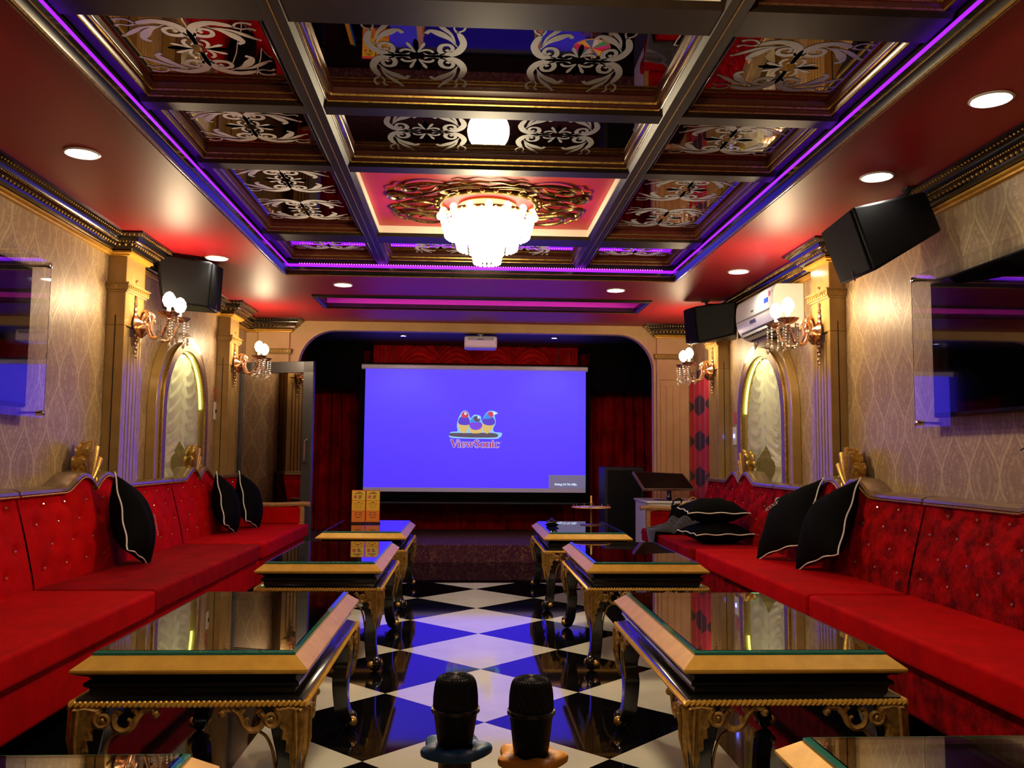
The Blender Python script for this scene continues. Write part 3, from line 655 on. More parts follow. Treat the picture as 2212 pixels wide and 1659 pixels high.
# serif word made of thick and thin strokes (letter box 0..1 high)
def wordmark():
    mb = MB(); x = 0
    def st(pts, ws, x0): ribbon(mb, [(x0 + p[0], p[1]) for p in pts], ws, 0, 5)
    T, t = .17, .06
    def serif(x0, xc, y, w_=.26): st([(xc - w_ / 2, y), (xc + w_ / 2, y)], [.05, .05], x0)
    def V(x0): st([(.08, 1), (.40, .02)], [T + .02, T], x0); st([(.76, 1), (.42, .02)], [t, t], x0); serif(x0, .08, .98); serif(x0, .76, .98, .22); return .82
    def i_(x0): st([(.12, .68), (.12, 0)], [T, T], x0); serif(x0, .12, .025); serif(x0, .08, .66, .14); dot(mb, (x0 + .12, .88), .085); return .30
    def e(x0): st([(.10, .36), (.52, .36), (.50, .55), (.32, .68), (.12, .56), (.09, .34), (.14, .10), (.34, .0), (.54, .12)], [t, t, .12, t, .13, T, .13, t, .04], x0); return .62
    def w_(x0): st([(.06, .66), (.24, .02)], [.15, .13], x0); st([(.24, .02), (.42, .66)], [t, t], x0); st([(.42, .66), (.60, .02)], [.15, .13], x0); st([(.60, .02), (.78, .66)], [t, t], x0); serif(x0, .06, .66, .2); serif(x0, .42, .66, .2); serif(x0, .78, .66, .18); return .88
    def S_(x0): st([(.56, .78), (.44, .97), (.24, .97), (.10, .78), (.24, .58), (.46, .44), (.58, .24), (.42, .02), (.20, .02), (.06, .24)], [.05, .07, .09, .15, .17, .17, .15, .09, .07, .05], x0); return .68
    def o_(x0): st([(.32, .68), (.12, .56), (.09, .34), (.13, .11), (.33, .0), (.52, .11), (.56, .34), (.52, .57), (.32, .68)], [t, .13, T, .13, t, .13, T, .13, t], x0); return .66
    def n_(x0): st([(.12, .68), (.12, 0)], [T, T], x0); st([(.14, .50), (.28, .66), (.44, .62), (.50, .45), (.50, 0)], [t, t, .12, T, T], x0); serif(x0, .12, .025, .28); serif(x0, .50, .025, .26); serif(x0, .06, .66, .14); return .66
    def c_(x0): st([(.52, .52), (.46, .65), (.30, .68), (.12, .56), (.09, .34), (.14, .10), (.33, .0), (.52, .12)], [.09, .07, t, .13, T, .13, t, .04], x0); return .58
    for fn in (V, i_, e, w_, S_, o_, n_, i_, c_): x += fn(x)
    return mb, x
wm, wl_ = wordmark()
a0 = q(385, 1285); a1 = q(1545, 1110); s = (a1[0] - a0[0]) / wl_; hz = (a1[1] - a0[1])
for nm, mt, gx, dd in (('word_halo', E((.50, .45, 1), .95), 1, .004), ('word', E((.40, .03, .13)), 0, .006)):
    mb = MB()
    offs = [(0, 0)] if not gx else [(.006 * math.cos(a), .006 * math.sin(a)) for a in [k * PI / 4 for k in range(8)]]
    for ox, oz in offs: mb.join(wm, Matrix(((s, 0, 0, a0[0] + ox), (0, 0, 1, -dd), (0, hz, 0, a0[1] + oz), (0, 0, 0, 1))))
    mb.build(nm, mt, lg, False)
text('\u00ae', .02, E((.45, .3, .8)), lg, (q(1580, 1160)[0], -.006, q(1580, 1160)[1]), (PI / 2, 0, 0), 'registered_mark')
# projector
t = thing('projector', 'white projector hung under the top of the stage arch', 'projector', (.133, 8.80, 2.262))
MB().lathe([(.03, 0), (.03, -.006), (.012, -.008), (.012, -.03)], 14).build('ceiling_mount', 'white_plastic', t)
MB().box((-.165, -.12, -.150), (.165, .12, -.03)).build('body', 'white_plastic', t, True, bevel=.022, seg=4)
MB().box((-.13, -.1225, -.075), (.13, -.119, -.045)).build('vent', 'grey_metal', t, False)
MB().box((-.03, -.1235, -.068), (.03, -.1215, -.060)).build('socket_row', 'black_matt', t, False)
MB().lathe([(.035, .12), (.035, .135), (.025, .135)], 16, c=(-.08, 0, -.09), axis='y').build('lens', 'black', t)
# ------------------------------------------------------------------ GLASS DOOR LEAF on the left
pR = on(680, 781, 'y', 8.16); pL = on(514, 785, 'y', 8.40)
door = sroot('door_1'); dvec = Vector((pR.x - pL.x, 8.16 - 8.40, 0)); wd = dvec.length; door.location = (pL.x, 8.40, 0.002); door.rotation_euler = (0, 0, math.atan2(dvec.y, dvec.x))
dh = pR.z; fw = .105
MB().box((0, -.02, 0), (fw * .6, .02, dh)).box((wd - fw, -.02, 0), (wd, .02, dh)).box((0, -.02, dh - fw), (wd, .02, dh)).box((0, -.02, 0), (wd, .02, fw)).build('door_frame', noisy('grey_steel_paint', (.06, .062, .07), (.075, .078, .09), 8, .4, .2, .03, .001), door, False, bevel=.004)
MB().box((fw * .6, -.004, fw), (wd - fw, .004, dh - fw)).build('door_glass', mat('dark_mirror_glass', (.42, .38, .35), .03, 1), door, False)
MB().tube([(wd - .05, -.02, .95), (wd - .05, -.06, .97), (wd - .05, -.06, 1.15), (wd - .05, -.02, 1.17)], .009, 8).build('handle', 'chrome', door)
# ------------------------------------------------------------------ HARLEQUIN CURTAIN, right wall corner
o = MB().grid(50, 20, lambda u, v: (XR - .04 - .02 * math.sin(u * 28), 7.72 + u * .82, .25 + v * 1.62)).build('door_curtain', 'harlequin', None)
tag(o, 'narrow red curtain with black diamonds beside the far right pilaster', 'curtain')
# ------------------------------------------------------------------ COFFEE TABLES
TW, TL = .305, .55
def ring_rect(mb, hx, hy, prof):
    n = len(prof); vs = [(sx * (hx - i), sy * (hy - i), z) for sx, sy in ((-1, -1), (1, -1), (1, 1), (-1, 1)) for i, z in prof]
    return mb.add(vs, [(k * n + j, ((k + 1) % 4) * n + j, ((k + 1) % 4) * n + (j + 1) % n, k * n + (j + 1) % n) for k in range(4) for j in range(n)])
def spiral(c, r0, turns, dirn=1, a0=0, n=22, end=.25): return [(c[0] + r0 * (1 - (1 - end) * i / n) * math.cos(a0 + dirn * 2 * PI * turns * i / n), c[1] + r0 * (1 - (1 - end) * i / n) * math.sin(a0 + dirn * 2 * PI * turns * i / n)) for i in range(n + 1)]
def make_table(label, loc, group):
    t = thing('coffee_table', label, 'table', loc, 0, group)
    ring_rect(MB(), TW, TL, [(0, .474), (.0, .479), (.038, .508), (.046, .508), (.046, .488), (.03, .466), (.004, .468)]).build('gold_rim', 'gold_paint', t, False)
    MB().box((-TW + .046, -TL + .046, .478), (TW - .046, TL - .046, .494)).build('top_panel', 'table_panel', t, False)
    ins = .041; MB().add([(sx * (TW - i), sy * (TL - i), z) for i, z in ((ins, .5085), (ins, .514), (ins + .012, .519)) for sx, sy in ((-1, -1), (1, -1), (1, 1), (-1, 1))],
        [(3, 2, 1, 0), (8, 9, 10, 11)] + [(a * 4 + i, a * 4 + (i + 1) % 4, a * 4 + 4 + (i + 1) % 4, a * 4 + 4 + i) for a in (0, 1) for i in range(4)]).build('glass_top', 'glass', t, False)
    ring_rect(MB(), TW - ins + .0006, TL - ins + .0006, [(0, .5083), (0, .5145), (.0095, .5185), (.0105, .5175), (.0015, .5135), (.0015, .5083)]).build('glass_edge', 'glass_green', t, False)
    ring_rect(MB(), TW, TL, [(.006, .467), (.035, .455), (.040, .448), (.026, .440), (.026, .432), (.038, .424), (.038, .412), (.016, .402), (.010, .396), (.010, .386), (.03, .384), (.06, .384), (.06, .460)]).build('apron', 'black', t, True)
    # twisted rope
    rope = MB(); hx, hy = TW - .004, TL - .004
    for (ax, L, fx) in ((0, 2 * hx, None), (1, 2 * hy, None)):
        c = int(L / .0135)
        for s in (-1, 1):
            for i in range(c):
                p = -L / 2 + (i + .5) * L / c
                if ax == 0: rope.ball((p, s * hy, .392), .0095, 5, 4, (.75, .75, 1.25), Euler((0, .85, 0)).to_matrix())
                else: rope.ball((s * hx, p, .392), .0095, 5, 4, (.75, .75, 1.25), Euler((-.85, 0, 0)).to_matrix())
    rope.build('rope_trim', 'gold_paint', t)
    for sx in (-1, 1):
        for sy in (-1, 1):
            # cabriole leg, square section swept down, knee out, ankle in, scroll foot out
            prof = [(.386, .0, .092), (.35, .0, .090), (.30, .002, .078), (.25, .008, .062), (.20, .016, .060), (.15, .018, .056), (.11, .016, .054), (.075, .010, .056), (.05, .002, .058), (.03, .0, .052), (.012, .004, .040)]
            cx0, cy0 = sx * (TW - .008), sy * (TL - .008); vs = []
            sm = cat([Vector((z, i, w_)) for z, i, w_ in prof], 3)
            for p in sm:
                z, i, w_ = p
                for dx, dy in ((i, i), (i + w_, i), (i + w_, i + w_), (i, i + w_)):
                    vs.append((cx0 - sx * dx, cy0 - sy * dy, z))
            n = len(sm); mb = MB().add(vs, [(k * 4 + j, k * 4 + (j + 1) % 4, k * 4 + 4 + (j + 1) % 4, k * 4 + 4 + j) for k in range(n - 1) for j in range(4)] + [(0, 1, 2, 3), tuple(range(4 * n - 4, 4 * n))])
            fx, fy = cx0 - sx * .020, cy0 - sy * .020
            dg_ = Vector((-sy * 1.0, sx * 1.0, 0)).normalized()
            rotm = dg_.to_track_quat('Z', 'Y').to_matrix()
            mb.ball((fx, fy, .038), .038, 16, 10, (1, 1, .75), rotm)
            leg = mb.build('leg', 'black', t, True, bevel=.004)
            bs = MB()
            for s in (-1, 1): bs.ball((fx + dg_.x * s * .026, fy + dg_.y * s * .026, .036), .019, 12, 8)
            bs.build('foot_boss', 'gold', leg)
            # gold carving on both outer faces, drawn in (s, z): s measured inward from the corner
            cv = MB(); br = MB()
            leaf = cat([(.0, .384, 0), (.075, .384, 0), (.072, .362, 0), (.060, .352, 0), (.068, .335, 0), (.055, .325, 0), (.058, .300, 0), (.044, .296, 0), (.046, .268, 0), (.034, .262, 0), (.034, .235, 0), (.022, .196, 0), (.016, .232, 0), (.006, .262, 0), (.0, .300, 0)], 2, True)
            vol = spiral((.082, .354), .022, 1.6, 1, 2.2); 
            S1 = cat([(.112, .368, 0), (.104, .352, 0), (.112, .330, 0), (.135, .322, 0), (.155, .335, 0), (.165, .356, 0), (.182, .374, 0), (.205, .376, 0), (.214, .362, 0)], 4)
            S2 = spiral((.114, .366), .009, .9, 1, 0); S3 = cat([(.150, .330, 0), (.150, .348, 0), (.142, .352, 0)], 4); S4 = cat([(.168, .356, 0), (.160, .374, 0), (.152, .374, 0)], 4)
            E1 = cat([(.125, .322, 0), (.098, .305, 0), (.082, .270, 0), (.074, .220, 0), (.068, .160, 0), (.064, .110, 0)], 4)
            for face in (0, 1):
                def Q(s_, z, o_):
                    i = .0 if z > .3 else (.3 - z) * .13
                    if face == 0: return (cx0 - sx * s_, cy0 - sy * (i - o_), z)
                    return (cx0 - sx * (i - o_), cy0 - sy * s_, z)
                n = len(leaf); cen = (.03, .33)
                vs = [Q(p.x, p.y, .001) for p in leaf] + [Q(cen[0] + (p.x - cen[0]) * .8, cen[1] + (p.y - cen[1]) * .85, .011) for p in leaf] + [Q(cen[0] + (p.x - cen[0]) * .45, cen[1] + (p.y - cen[1]) * .5, .008) for p in leaf] + [Q(cen[0], cen[1], .012)]
                cv.add(vs, [(k * n + i, k * n + (i + 1) % n, (k + 1) * n + (i + 1) % n, (k + 1) * n + i) for k in (0, 1) for i in range(n)] + [(2 * n + i, 2 * n + (i + 1) % n, 3 * n) for i in range(n)])
                cv.tube([Q(.01 + .010 * k, .38, .012) for k in range(2)] + [Q(.016, .30, .014), Q(.018, .22, .008)], [.006, .006, .005, .002], 6)
                cv.tube([Q(a, c_, .008) for a, c_ in vol], [.0075 - .004 * k / 22 for k in range(23)], 6); cv.ball(Q(.082, .354, .010), .0065, 8, 5)
                for curve, r_ in ((S1, .0085), (S3, .006), (S4, .007)): br.tube([Q(p.x, p.y, -.004) for p in curve], r_, 6)
                br.tube([Q(a, c_, -.004) for a, c_ in S2], .006, 6); br.ball(Q(.212, .366, -.004), .012, 8, 5)
                br.tube([Q(p.x, p.y, -.010) for p in E1], .0045, 5)
            cv.build('leaf_carving', 'leaf_gold', leg); br.build('scroll_bracket', 'leaf_gold', t)
    return t
tabs = [(-.702, 4.29 + TL, 'coffee table in the middle of the left row'), (-.712, 2.36 + TL, 'coffee table second from the camera in the left row'),
        (-.700, 5.97 + TL, 'coffee table carrying the yellow card stand, far end of the left row'), (-.742, .55 + TL, 'coffee table cut off by the bottom left corner of the photo'),
        (.890, 2.34 + TL, 'coffee table second from the camera in the right row'), (.903, 4.30 + TL, 'coffee table in the middle of the right row, before the far cushion'),
        (.838, 5.95 + TL, 'coffee table carrying the coloured wheel, far end of the right row'), (.909, .61 + TL, 'coffee table cut off by the bottom right corner of the photo')]
GT = 'gold rimmed glass coffee tables along both sofas'
T0 = make_table('gold rimmed glass ' + tabs[0][2], (tabs[0][0], tabs[0][1], 0), GT)
for x, y, l in tabs[1:]: dup(T0, (x, y, 0), 0, 'gold rimmed glass ' + l, GT)
# ------------------------------------------------------------------ SOFAS
def topz0(v, base=.848):
    a = abs(v)
    if a < .15: return base + .072 * (math.sin(a / .15 * PI / 2) ** .8) - .0
    if a < .38: return base + .072 * (.5 + .5 * math.cos((a - .15) / .23 * PI))
    return base
def make_sofa(sgn, y0, y1, label, depth, crushed, cy=0, arm=False, cush_mat=None):
    """local x = distance out from wall, y along the wall (mirrored for the right side)"""
    xw = XL if sgn < 0 else XR; o = -sgn; yc = (y0 + y1) / 2; L = y1 - y0; cy = cy - yc
    def topz(v): return topz0(v - cy)
    t = thing('sofa', label, 'sofa', (xw, yc, 0), 0, 'red velvet sofas along the walls')
    def X(u): return o * u
    h = L / 2 - .004
    bm = 'crushed' if crushed else 'velvet'
    def bx(u0, u1, y0, y1, z0, z1): a, b_ = sorted((X(u0), X(u1))); return MB().box((a, y0, z0), (b_, y1, z1))
    bx(.06, depth - .035, -h, h, .12, .308).build('base', bm, t, True, bevel=.02, seg=3)
    for u in (.12, depth - .12):
        for y in (-h + .1, h - .1): bx(u - .025, u + .025, y - .025, y + .025, 0, .125).build('leg', 'black', t, False, bevel=.003)
    s0, s1 = -h, h
    def sc(u, v):  # puffed seat cushion with rounded rim
        return None
    c = bx(.20, depth, s0 + .004, s1 - .004, .310, .420); c.build('seat_cushion', cush_mat or 'velvet', t, True, bevel=.018, seg=4)
    # tufted backrest
    nb_ = 60; tufts = []
    rows = [(.50, 0), (.60, 1), (.70, 0), (.79, 1)]
    for z, k in rows:
        y = -h + .12 + (.11 if k else 0)
        while y < h - .06: tufts.append((y, z)); y += .22
    def back(u, v):
        y = -h + u * 2 * h; zt = topz(y) - .012; z = .40 + v * (zt - .40); un = .225 - .105 * v ** 1.2
        puff = .018 * min(1, 6 * u, 6 * (1 - u)) * math.sin(PI * min(1, v * 1.0)) 
        dd = 0
        for ty, tz in tufts:
            r_ = (y - ty) ** 2 + (z - tz) ** 2
            if r_ < .006: dd = max(dd, math.exp(-r_ / .0007))
        return (X(un + puff - .022 * dd), y, z)
    bk = MB().grid(90, 34, back)
    bk.add([(X(.03), -h, .30), (X(.03), h, .30), (X(.03), h, .82), (X(.03), -h, .82)], [(0, 1, 2, 3)])
    for s in (0, 1): 
        y = -h if s == 0 else h
        bk.add([(X(.03), y, .32), (X(.225), y, .40), (X(.12), y, topz(y) - .012), (X(.03), y, .83)], [(0, 1, 2, 3)])
    bo = bk.build('backrest', bm, t, True)
    bt = MB()
    for ty, tz in tufts:
        v = (tz - .40) / (topz(ty) - .412); bt.ball((X(.225 - .105 * v ** 1.2 - .001), ty, tz), .0065, 6, 4)
    tag(bt.build('crystal_buttons', 'crystal_button', bo), kind='stuff')
    # carved top rail following the outline
    pts = [-h + 2 * h * i / 90 for i in range(91)]
    prof = [(.004, -.012), (.004, .014), (.035, .018), (.055, .022), (.115, .018), (.138, .008), (.140, -.006), (.125, -.016)]
    rl = MB(); k = len(prof)
    rl.add([(X(u_), y, topz(y) + dz) for y in pts for u_, dz in prof], [(i * k + j, (i + 1) * k + j, (i + 1) * k + (j + 1) % k, i * k + (j + 1) % k) for i in range(90) for j in range(k)] + [tuple(range(k)), tuple(range(90 * k, 91 * k))])
    rail = rl.build('top_rail', 'rail', t, True)
    MB().tube([(X(.142), y, topz(y) - .014) for y in pts], .0045, 5).build('gold_piping', 'gold', rail)
    # scallop shell crest
    R_ = .25; n_l = 7
    def shell(a, r_):
        th = math.radians(-78 + 156 * a); ph = a * n_l * PI
        lobe = abs(math.sin(ph)); R1 = R_ * (1 - .40 * (abs(th) / 1.36) ** 1.6) * (.86 + .14 * lobe ** .6); rr = .02 + (R1 - .02) * r_
        return th, rr, lobe
    def front(a, v):
        th, rr, lobe = shell(a, v); return (X(.100 - .020 * v ** 2 + .036 * lobe * v), cy + rr * math.sin(th) * .80, .850 + rr * math.cos(th))
    def rim(a, v):
        th, rr, lobe = shell(a, 1); s_ = 1 + .025 * math.sin(v * PI * 2)
        return (X(.080 + .036 * lobe * (1 - v) - v * .035), cy + rr * math.sin(th) * .80 * s_, .850 + rr * math.cos(th) * s_)
    MB().grid(71, 12, front).grid(71, 8, rim).build('shell_crest', 'gold', t, True)
    for s in (-1, 1): MB().tube([(X(.115), cy + s * .012, .80), (X(.125), cy + s * .016, .85), (X(.12), cy + s * .03, .90)], [.006, .009, .004], 7).build('crest_scroll', 'gold', rail)
    if arm:
        a = thing_part = MB()
        bx(.14, depth - .06, h - .10, h - .03, .42, .575).build('arm_panel', bm, t, True, bevel=.02, seg=3)
        pth = [(X(.10), h - .065, .595), (X(depth * .6), h - .065, .590), (X(depth - .03), h - .065, .600), (X(depth + .02), h - .065, .590)]
        rp = [(-.035, -.018), (.035, -.018), (.040, .004), (.02, .018), (-.02, .018), (-.040, .004)]
        P = cat(pth, 5); n = len(P); kk = 6
        ar = MB().add([(p.x, p.y + a_, p.z + b_) for p in P for a_, b_ in rp], [(i * kk + j, (i + 1) * kk + j, (i + 1) * kk + (j + 1) % kk, i * kk + (j + 1) % kk) for i in range(n - 1) for j in range(kk)] + [tuple(range(kk)), tuple(range((n - 1) * kk, n * kk))])
        ar.box((min(X(depth - .08), X(depth - .03)), h - .09, .30), (max(X(depth - .08), X(depth - .03)), h - .04, .59))
        ar.build('armrest', 'wood_arm', t, True, bevel=.006)
    return t
M['crystal_button'] = mat('crystal_button', (.85, .8, .78), .08, .8)
M['rail'] = noisy('bronze_rail', (.26, .17, .10), (.32, .21, .13), 30, .16, .4, .03, .001)
DL, DR = .77, .695
make_sofa(-1, 2.0, 4.09, 'red velvet sofa nearest on the left, under the left television', DL, False, 3.0)
make_sofa(-1, 4.10, 6.17, 'red velvet sofa in the middle of the left wall with one black cushion', DL - .012, False, 4.93, cush_mat='velvet_shaded')
make_sofa(-1, 6.18, 7.92, 'red velvet sofa farthest on the left beside the glass door', DL, False, 6.80, arm=True)
make_sofa(1, 2.0, 3.97, 'red velvet sofa nearest on the right, under the right television', DR, True, 2.9)
make_sofa(1, 3.98, 5.94, 'red velvet sofa in the middle of the right wall with two leaning cushions', DR, True, 4.86)
make_sofa(1, 5.95, 7.62, 'red velvet sofa farthest on the right with coat and stacked cushions', DR + .03, True, 6.72, arm=True, cush_mat='velvet_shaded')
# ------------------------------------------------------------------ CUSHIONS
def pillow(label, w_, h_, th, mtx, group, logo=False):
    t = thing('cushion', label, 'cushion', (0, 0, 0), 0, group); t.matrix_world = mtx
    def edge(a, b_):
        px = a * (1 - .10 * (1 - abs(b_) ** 2)); pz = b_ * (1 - .10 * (1 - abs(a) ** 2)); return px * w_ / 2, pz * h_ / 2
    mb = MB()
    for s in (-1, 1):
        def fn(u, v):
            a, b_ = 2 * u - 1, 2 * v - 1; px, pz = edge(a, b_)
            d = th / 2 * (max(0, 1 - abs(a) ** 2.4) ** .6) * (max(0, 1 - abs(b_) ** 2.4) ** .6)
            return (px, s * d * (1 + .04 * math.sin(9 * a + 5 * b_)), pz)
        mb.grid(22, 22, fn)
    c = mb.build('cushion_cover', 'cloth_black', t)
    per = [edge(-1 + i / 10, -1) for i in range(20)] + [edge(1, -1 + i / 10) for i in range(20)] + [edge(1 - i / 10, 1) for i in range(20)] + [edge(-1, 1 - i / 10) for i in range(20)]
    MB().tube([(p[0] * 1.005, .004 * math.sin(i * .8), p[1] * 1.005) for i, p in enumerate(per)], .0042, 6, True).build('piping', 'piping', t)
    if logo: text('ICOOL', .045, 'logo_gold', c, (logo[0], -th / 2 * .93, logo[1]), (PI / 2, logo[2], 0), 'embroidery', bold=.0005)
    return t
M['logo_gold'] = mat('embroidery_thread', (.42, .28, .20), .6)
GP = 'black cushions with white piping'
def PM(loc, rx=0, ry=0, rz=0): return Matrix.Translation(loc) @ Matrix.Rotation(math.radians(rz), 4, 'Z') @ Matrix.Rotation(math.radians(rx), 4, 'X') @ Matrix.Rotation(math.radians(ry), 4, 'Y')
pillow('black cushion alone on the left middle sofa, white piping facing the camera', .44, .44, .20, PM((-1.845, 4.99, .660), -16, 20, 99), GP, (.12, -.02, PI / 2))
pillow('front one of two black cushions leaning on the far left sofa', .42, .42, .19, PM((-1.86, 6.95, .640), -14, 18, 96), GP)
pillow('rear one of two black cushions leaning on the far left sofa', .42, .42, .19, PM((-1.80, 7.42, .640), -14, 16, 92), GP)
pillow('rear of two black cushions leaning on the right middle sofa, embroidered', .50, .46, .18, PM((1.96, 5.24, .665), -30, -20, -86), GP, (-.10, .08, -.2))
pillow('front of two black cushions leaning on the right middle sofa, nearest the camera', .48, .46, .20, PM((1.985, 4.74, .670), -26, -20, -92), GP)
pillow('lower of two black cushions lying flat on the far right sofa', .44, .40, .16, PM((1.815, 6.30, .497), 90, 0, 6), GP)
pillow('upper of two black cushions lying flat on the far right sofa', .44, .40, .18, PM((1.80, 6.32, .652), 92, 0, -3), GP)
# ------------------------------------------------------------------ COAT AND BAG on the far right sofa
def fold(u, v):
    a = u * 2 - 1; b_ = v * 2 - 1; hgt = .10 * (1 - a * a) * (1 - b_ ** 4) + .02 * math.sin(8 * u + 5 * v) + .016 * math.sin(21 * u - 9 * v) + .008 * math.sin(37 * u + 23 * v)
    x = 1.55 + u * .40; y = 6.90 + v * .36 + .03 * math.sin(6 * u); z = .424 + max(.0, hgt)
    if u < .16: k = (.16 - u) / .16; x = 1.515 - .022 * math.sin(k * 2 + v * 3); z = .424 + .03 - k * .20
    return (x, y, z)
o = MB().grid(40, 30, fold).build('jacket', 'cloth_grey', None); sm = o.modifiers.new('thick', 'SOLIDIFY'); sm.thickness = .006; sm.offset = 1
tag(o, 'crumpled charcoal jacket hanging over the far right sofa edge', 'jacket')
t = thing('handbag', 'black handbag with yellow strap at the far end of the right sofa', 'bag', (1.86, 7.34, .424), math.radians(12))
MB().grid(24, 20, lambda u, v: (.17 * math.cos(2 * PI * u) * (1 - .25 * v ** 2) * (1 + .05 * math.sin(11 * u)), .085 * math.sin(2 * PI * u) * (1 - .55 * v ** 1.5), v * .215 + .012 * math.sin(9 * u) * v), True).add([(.17 * math.cos(a), .085 * math.sin(a), 0) for a in [2 * PI * i / 12 for i in range(12)]], [tuple(range(12))]).build('body', 'cloth_black', t)
MB().tube(cat([(-.13, 0, .19), (-.12, -.03, .25), (-.06, -.03, .262), (-.04, 0, .20)], 6), .007, 7).build('handle', 'black_plastic', t)
MB().tube(cat([(-.08, -.02, .205), (-.02, -.05, .235), (.05, -.02, .275), (.09, -.01, .26), (.07, -.04, .23), (.0, -.05, .222), (-.06, -.03, .225)], 6), .005, 6).build('strap', mat('yellow_strap', (.55, .36, .05), .5), t)
# ------------------------------------------------------------------ CABINET, MONITOR
c0 = on(1398, 1083, 'z', .64); cyf = c0.y
t = thing('cabinet', 'white painted cabinet in the far right corner under the monitor', 'cabinet', (c0.x, cyf, 0)); W_ = .53; D_ = .62
MB().box((.015, .015, .0), (W_ - .015, D_, .62)).build('body', 'white_paint', t, False, bevel=.004)
MB().box((0, 0, .62), (W_, D_ + .01, .64)).build('top_board', 'white_paint', t, True, bevel=.006)
dr = MB().box((.045, .0, .05), (W_ - .045, .015, .59)).box((.085, -.006, .09), (W_ - .085, 0, .10)).box((.085, -.006, .54), (W_ - .085, 0, .55)).box((.085, -.006, .09), (.095, 0, .55)).box((W_ - .095, -.006, .09), (W_ - .085, 0, .55)).build('door', 'white_paint', t, True, bevel=.002)
MB().lathe([(.006, 0), (.006, -.012), (.012, -.02), (.008, -.026)], 10, c=(.07, 0, .33), axis='y').build('knob', 'chrome', dr)
MB().lathe([(.008, 0), (.010, .008)], 10, c=(.002, .30, .34), axis='x').build('side_screw', 'grey_metal', t); 
mo = thing('monitor', 'dark touch monitor leaning back on the white cabinet', 'monitor', (c0.x + .25, cyf + .22, .64))
MB().lathe([(.14, 0), (.135, .008), (.03, .014), (.022, .03), (.022, .10)], 24).build('stand', 'black', mo)
A, B, C_, D2 = on(1366, 1018, 'y', cyf + .30), on(1476, 1023, 'y', cyf + .30), on(1503, 1056, 'y', cyf + .06), on(1389, 1056, 'y', cyf + .06)
inv = Matrix.Translation(mo.location).inverted(); nrm = Vector((0, .028, -.02))
def quad_slab(a, b_, c_, d, off0, off1, k=1.0):
    cen = (a + b_ + c_ + d) / 4; P = [cen + (p - cen) * k for p in (d, c_, b_, a)]
    return MB().hexa([inv @ (p + nrm * off0) for p in P] + [inv @ (p + nrm * off1) for p in P])
quad_slab(A, B, C_, D2, 1, 0).build('casing', mat('bronze_bezel', (.24, .13, .09), .35, .5), mo, False, bevel=.003)
quad_slab(A, B, C_, D2, -.02, -.10, .93).build('screen', mat('dark_screen', (.006, .003, .004), .35, spec=.12), mo, False)
cm = inv @ ((A + B + C_ + D2) / 4 + nrm); MB().tube([(0, 0, .06), (0, .0, .10), tuple(cm)], .02, 8).build('neck', 'grey_metal', mo)
# subwoofer in the corner of the stage
t = thing('subwoofer', 'black floor speaker standing at the right end of the stage', 'speaker', (1.60, 8.98, .169))
MB().box((-.20, -.2, 0), (.20, .2, .76)).build('cabinet', 'black_matt', t, True, bevel=.01)
MB().box((-.17, -.212, .03), (.17, -.20, .73)).build('grille', 'black_plastic', t, True, bevel=.004)
# ------------------------------------------------------------------ THINGS ON THE FAR TABLES
TZ = .5192
pp = on(789, 1131, 'z', TZ)
t = thing('card_stand', 'two column yellow and orange promotional card stand on the far left table', 'card stand', (pp.x, pp.y, TZ), math.radians(2))
MB().box((-.112, -.008, 0), (.112, .05, .010)).build('foot', 'black', t, False)
for s in (-1, 1):
    bo = MB().box((s * .0535 - .0515, .0, .010), (s * .0535 + .0515, .030, .25)).build('card_box', mat('card_red', (.55, .03, .01), .5), t, False)
    for z0, z1, col in ((.173, .246, (.72, .50, .05)), (.095, .170, (.78, .42, .03)), (.014, .092, (.78, .21, .02))):
        MB().box((s * .0535 - .049, -.0012, z0), (s * .0535 + .049, 0, z1)).build('card_face', mat('card', col, .5), bo, False)
    tx = MB(); 
    for (x0, x1, z) in ((-.012, .018, .236), (-.03, .03, .226), (.0, .026, .208), (.0, .022, .199), (.0, .018, .190), (-.012, .012, .158), (-.028, -.018, .148), (.018, .030, .148), (-.026, -.002, .082), (.004, .028, .082), (-.030, -.004, .066), (.002, .032, .066), (-.022, .024, .048)):
        tx.box((s * .0535 + x0, -.0022, z - .0032), (s * .0535 + x1, -.0012, z + .0022))
    tag(tx.build('printing', mat('card_print', (.16, .04, .02), .6), bo, False), kind='stuff')
    MB().lathe([(.0, -.0024), (.013, -.0024)], 18, c=(s * .0535 - .024, 0, .200), axis='y', cap=False).build('red_seal', mat('seal_red', (.62, .10, .10), .6), bo, False)
    MB().tube([(s * .0535 + .020 * math.cos(a), -.002, .128 + .011 * math.sin(a)) for a in [2 * PI * i / 20 for i in range(20)]], .0012, 4, True).build('green_oval', mat('print_green', (.22, .28, .04), .6), bo)
pp = on(1277, 1134, 'z', TZ)
t = thing('prize_wheel', 'horizontal wheel with coloured sectors on a brass pole, far right table', 'wheel', (pp.x, pp.y, TZ))
MB().lathe([(.085, 0), (.085, .004), (.02, .008), (.006, .014)], 24).build('base', 'dark_gold', t)
MB().lathe([(.006, .01), (.006, .16), (.011, .17), (.006, .18), (.007, .215), (.003, .222)], 12).build('pole', 'gold_paint', t)
cols = [(.7, .02, .03), (.75, .45, .03), (.05, .12, .5), (.6, .6, .62), (.06, .35, .12), (.55, .05, .3)]
for i in range(12):
    a0_, a1_ = 2 * PI * i / 12, 2 * PI * (i + 1) / 12; k = 4; arc = [(.146 * math.cos(a0_ + (a1_ - a0_) * j / k), .146 * math.sin(a0_ + (a1_ - a0_) * j / k)) for j in range(k + 1)]
    MB().prism([(0, 0)] + arc, 'z', .130, .136).build('sector', mat('sector', cols[i % 6], .35), t, False)
pe = MB()
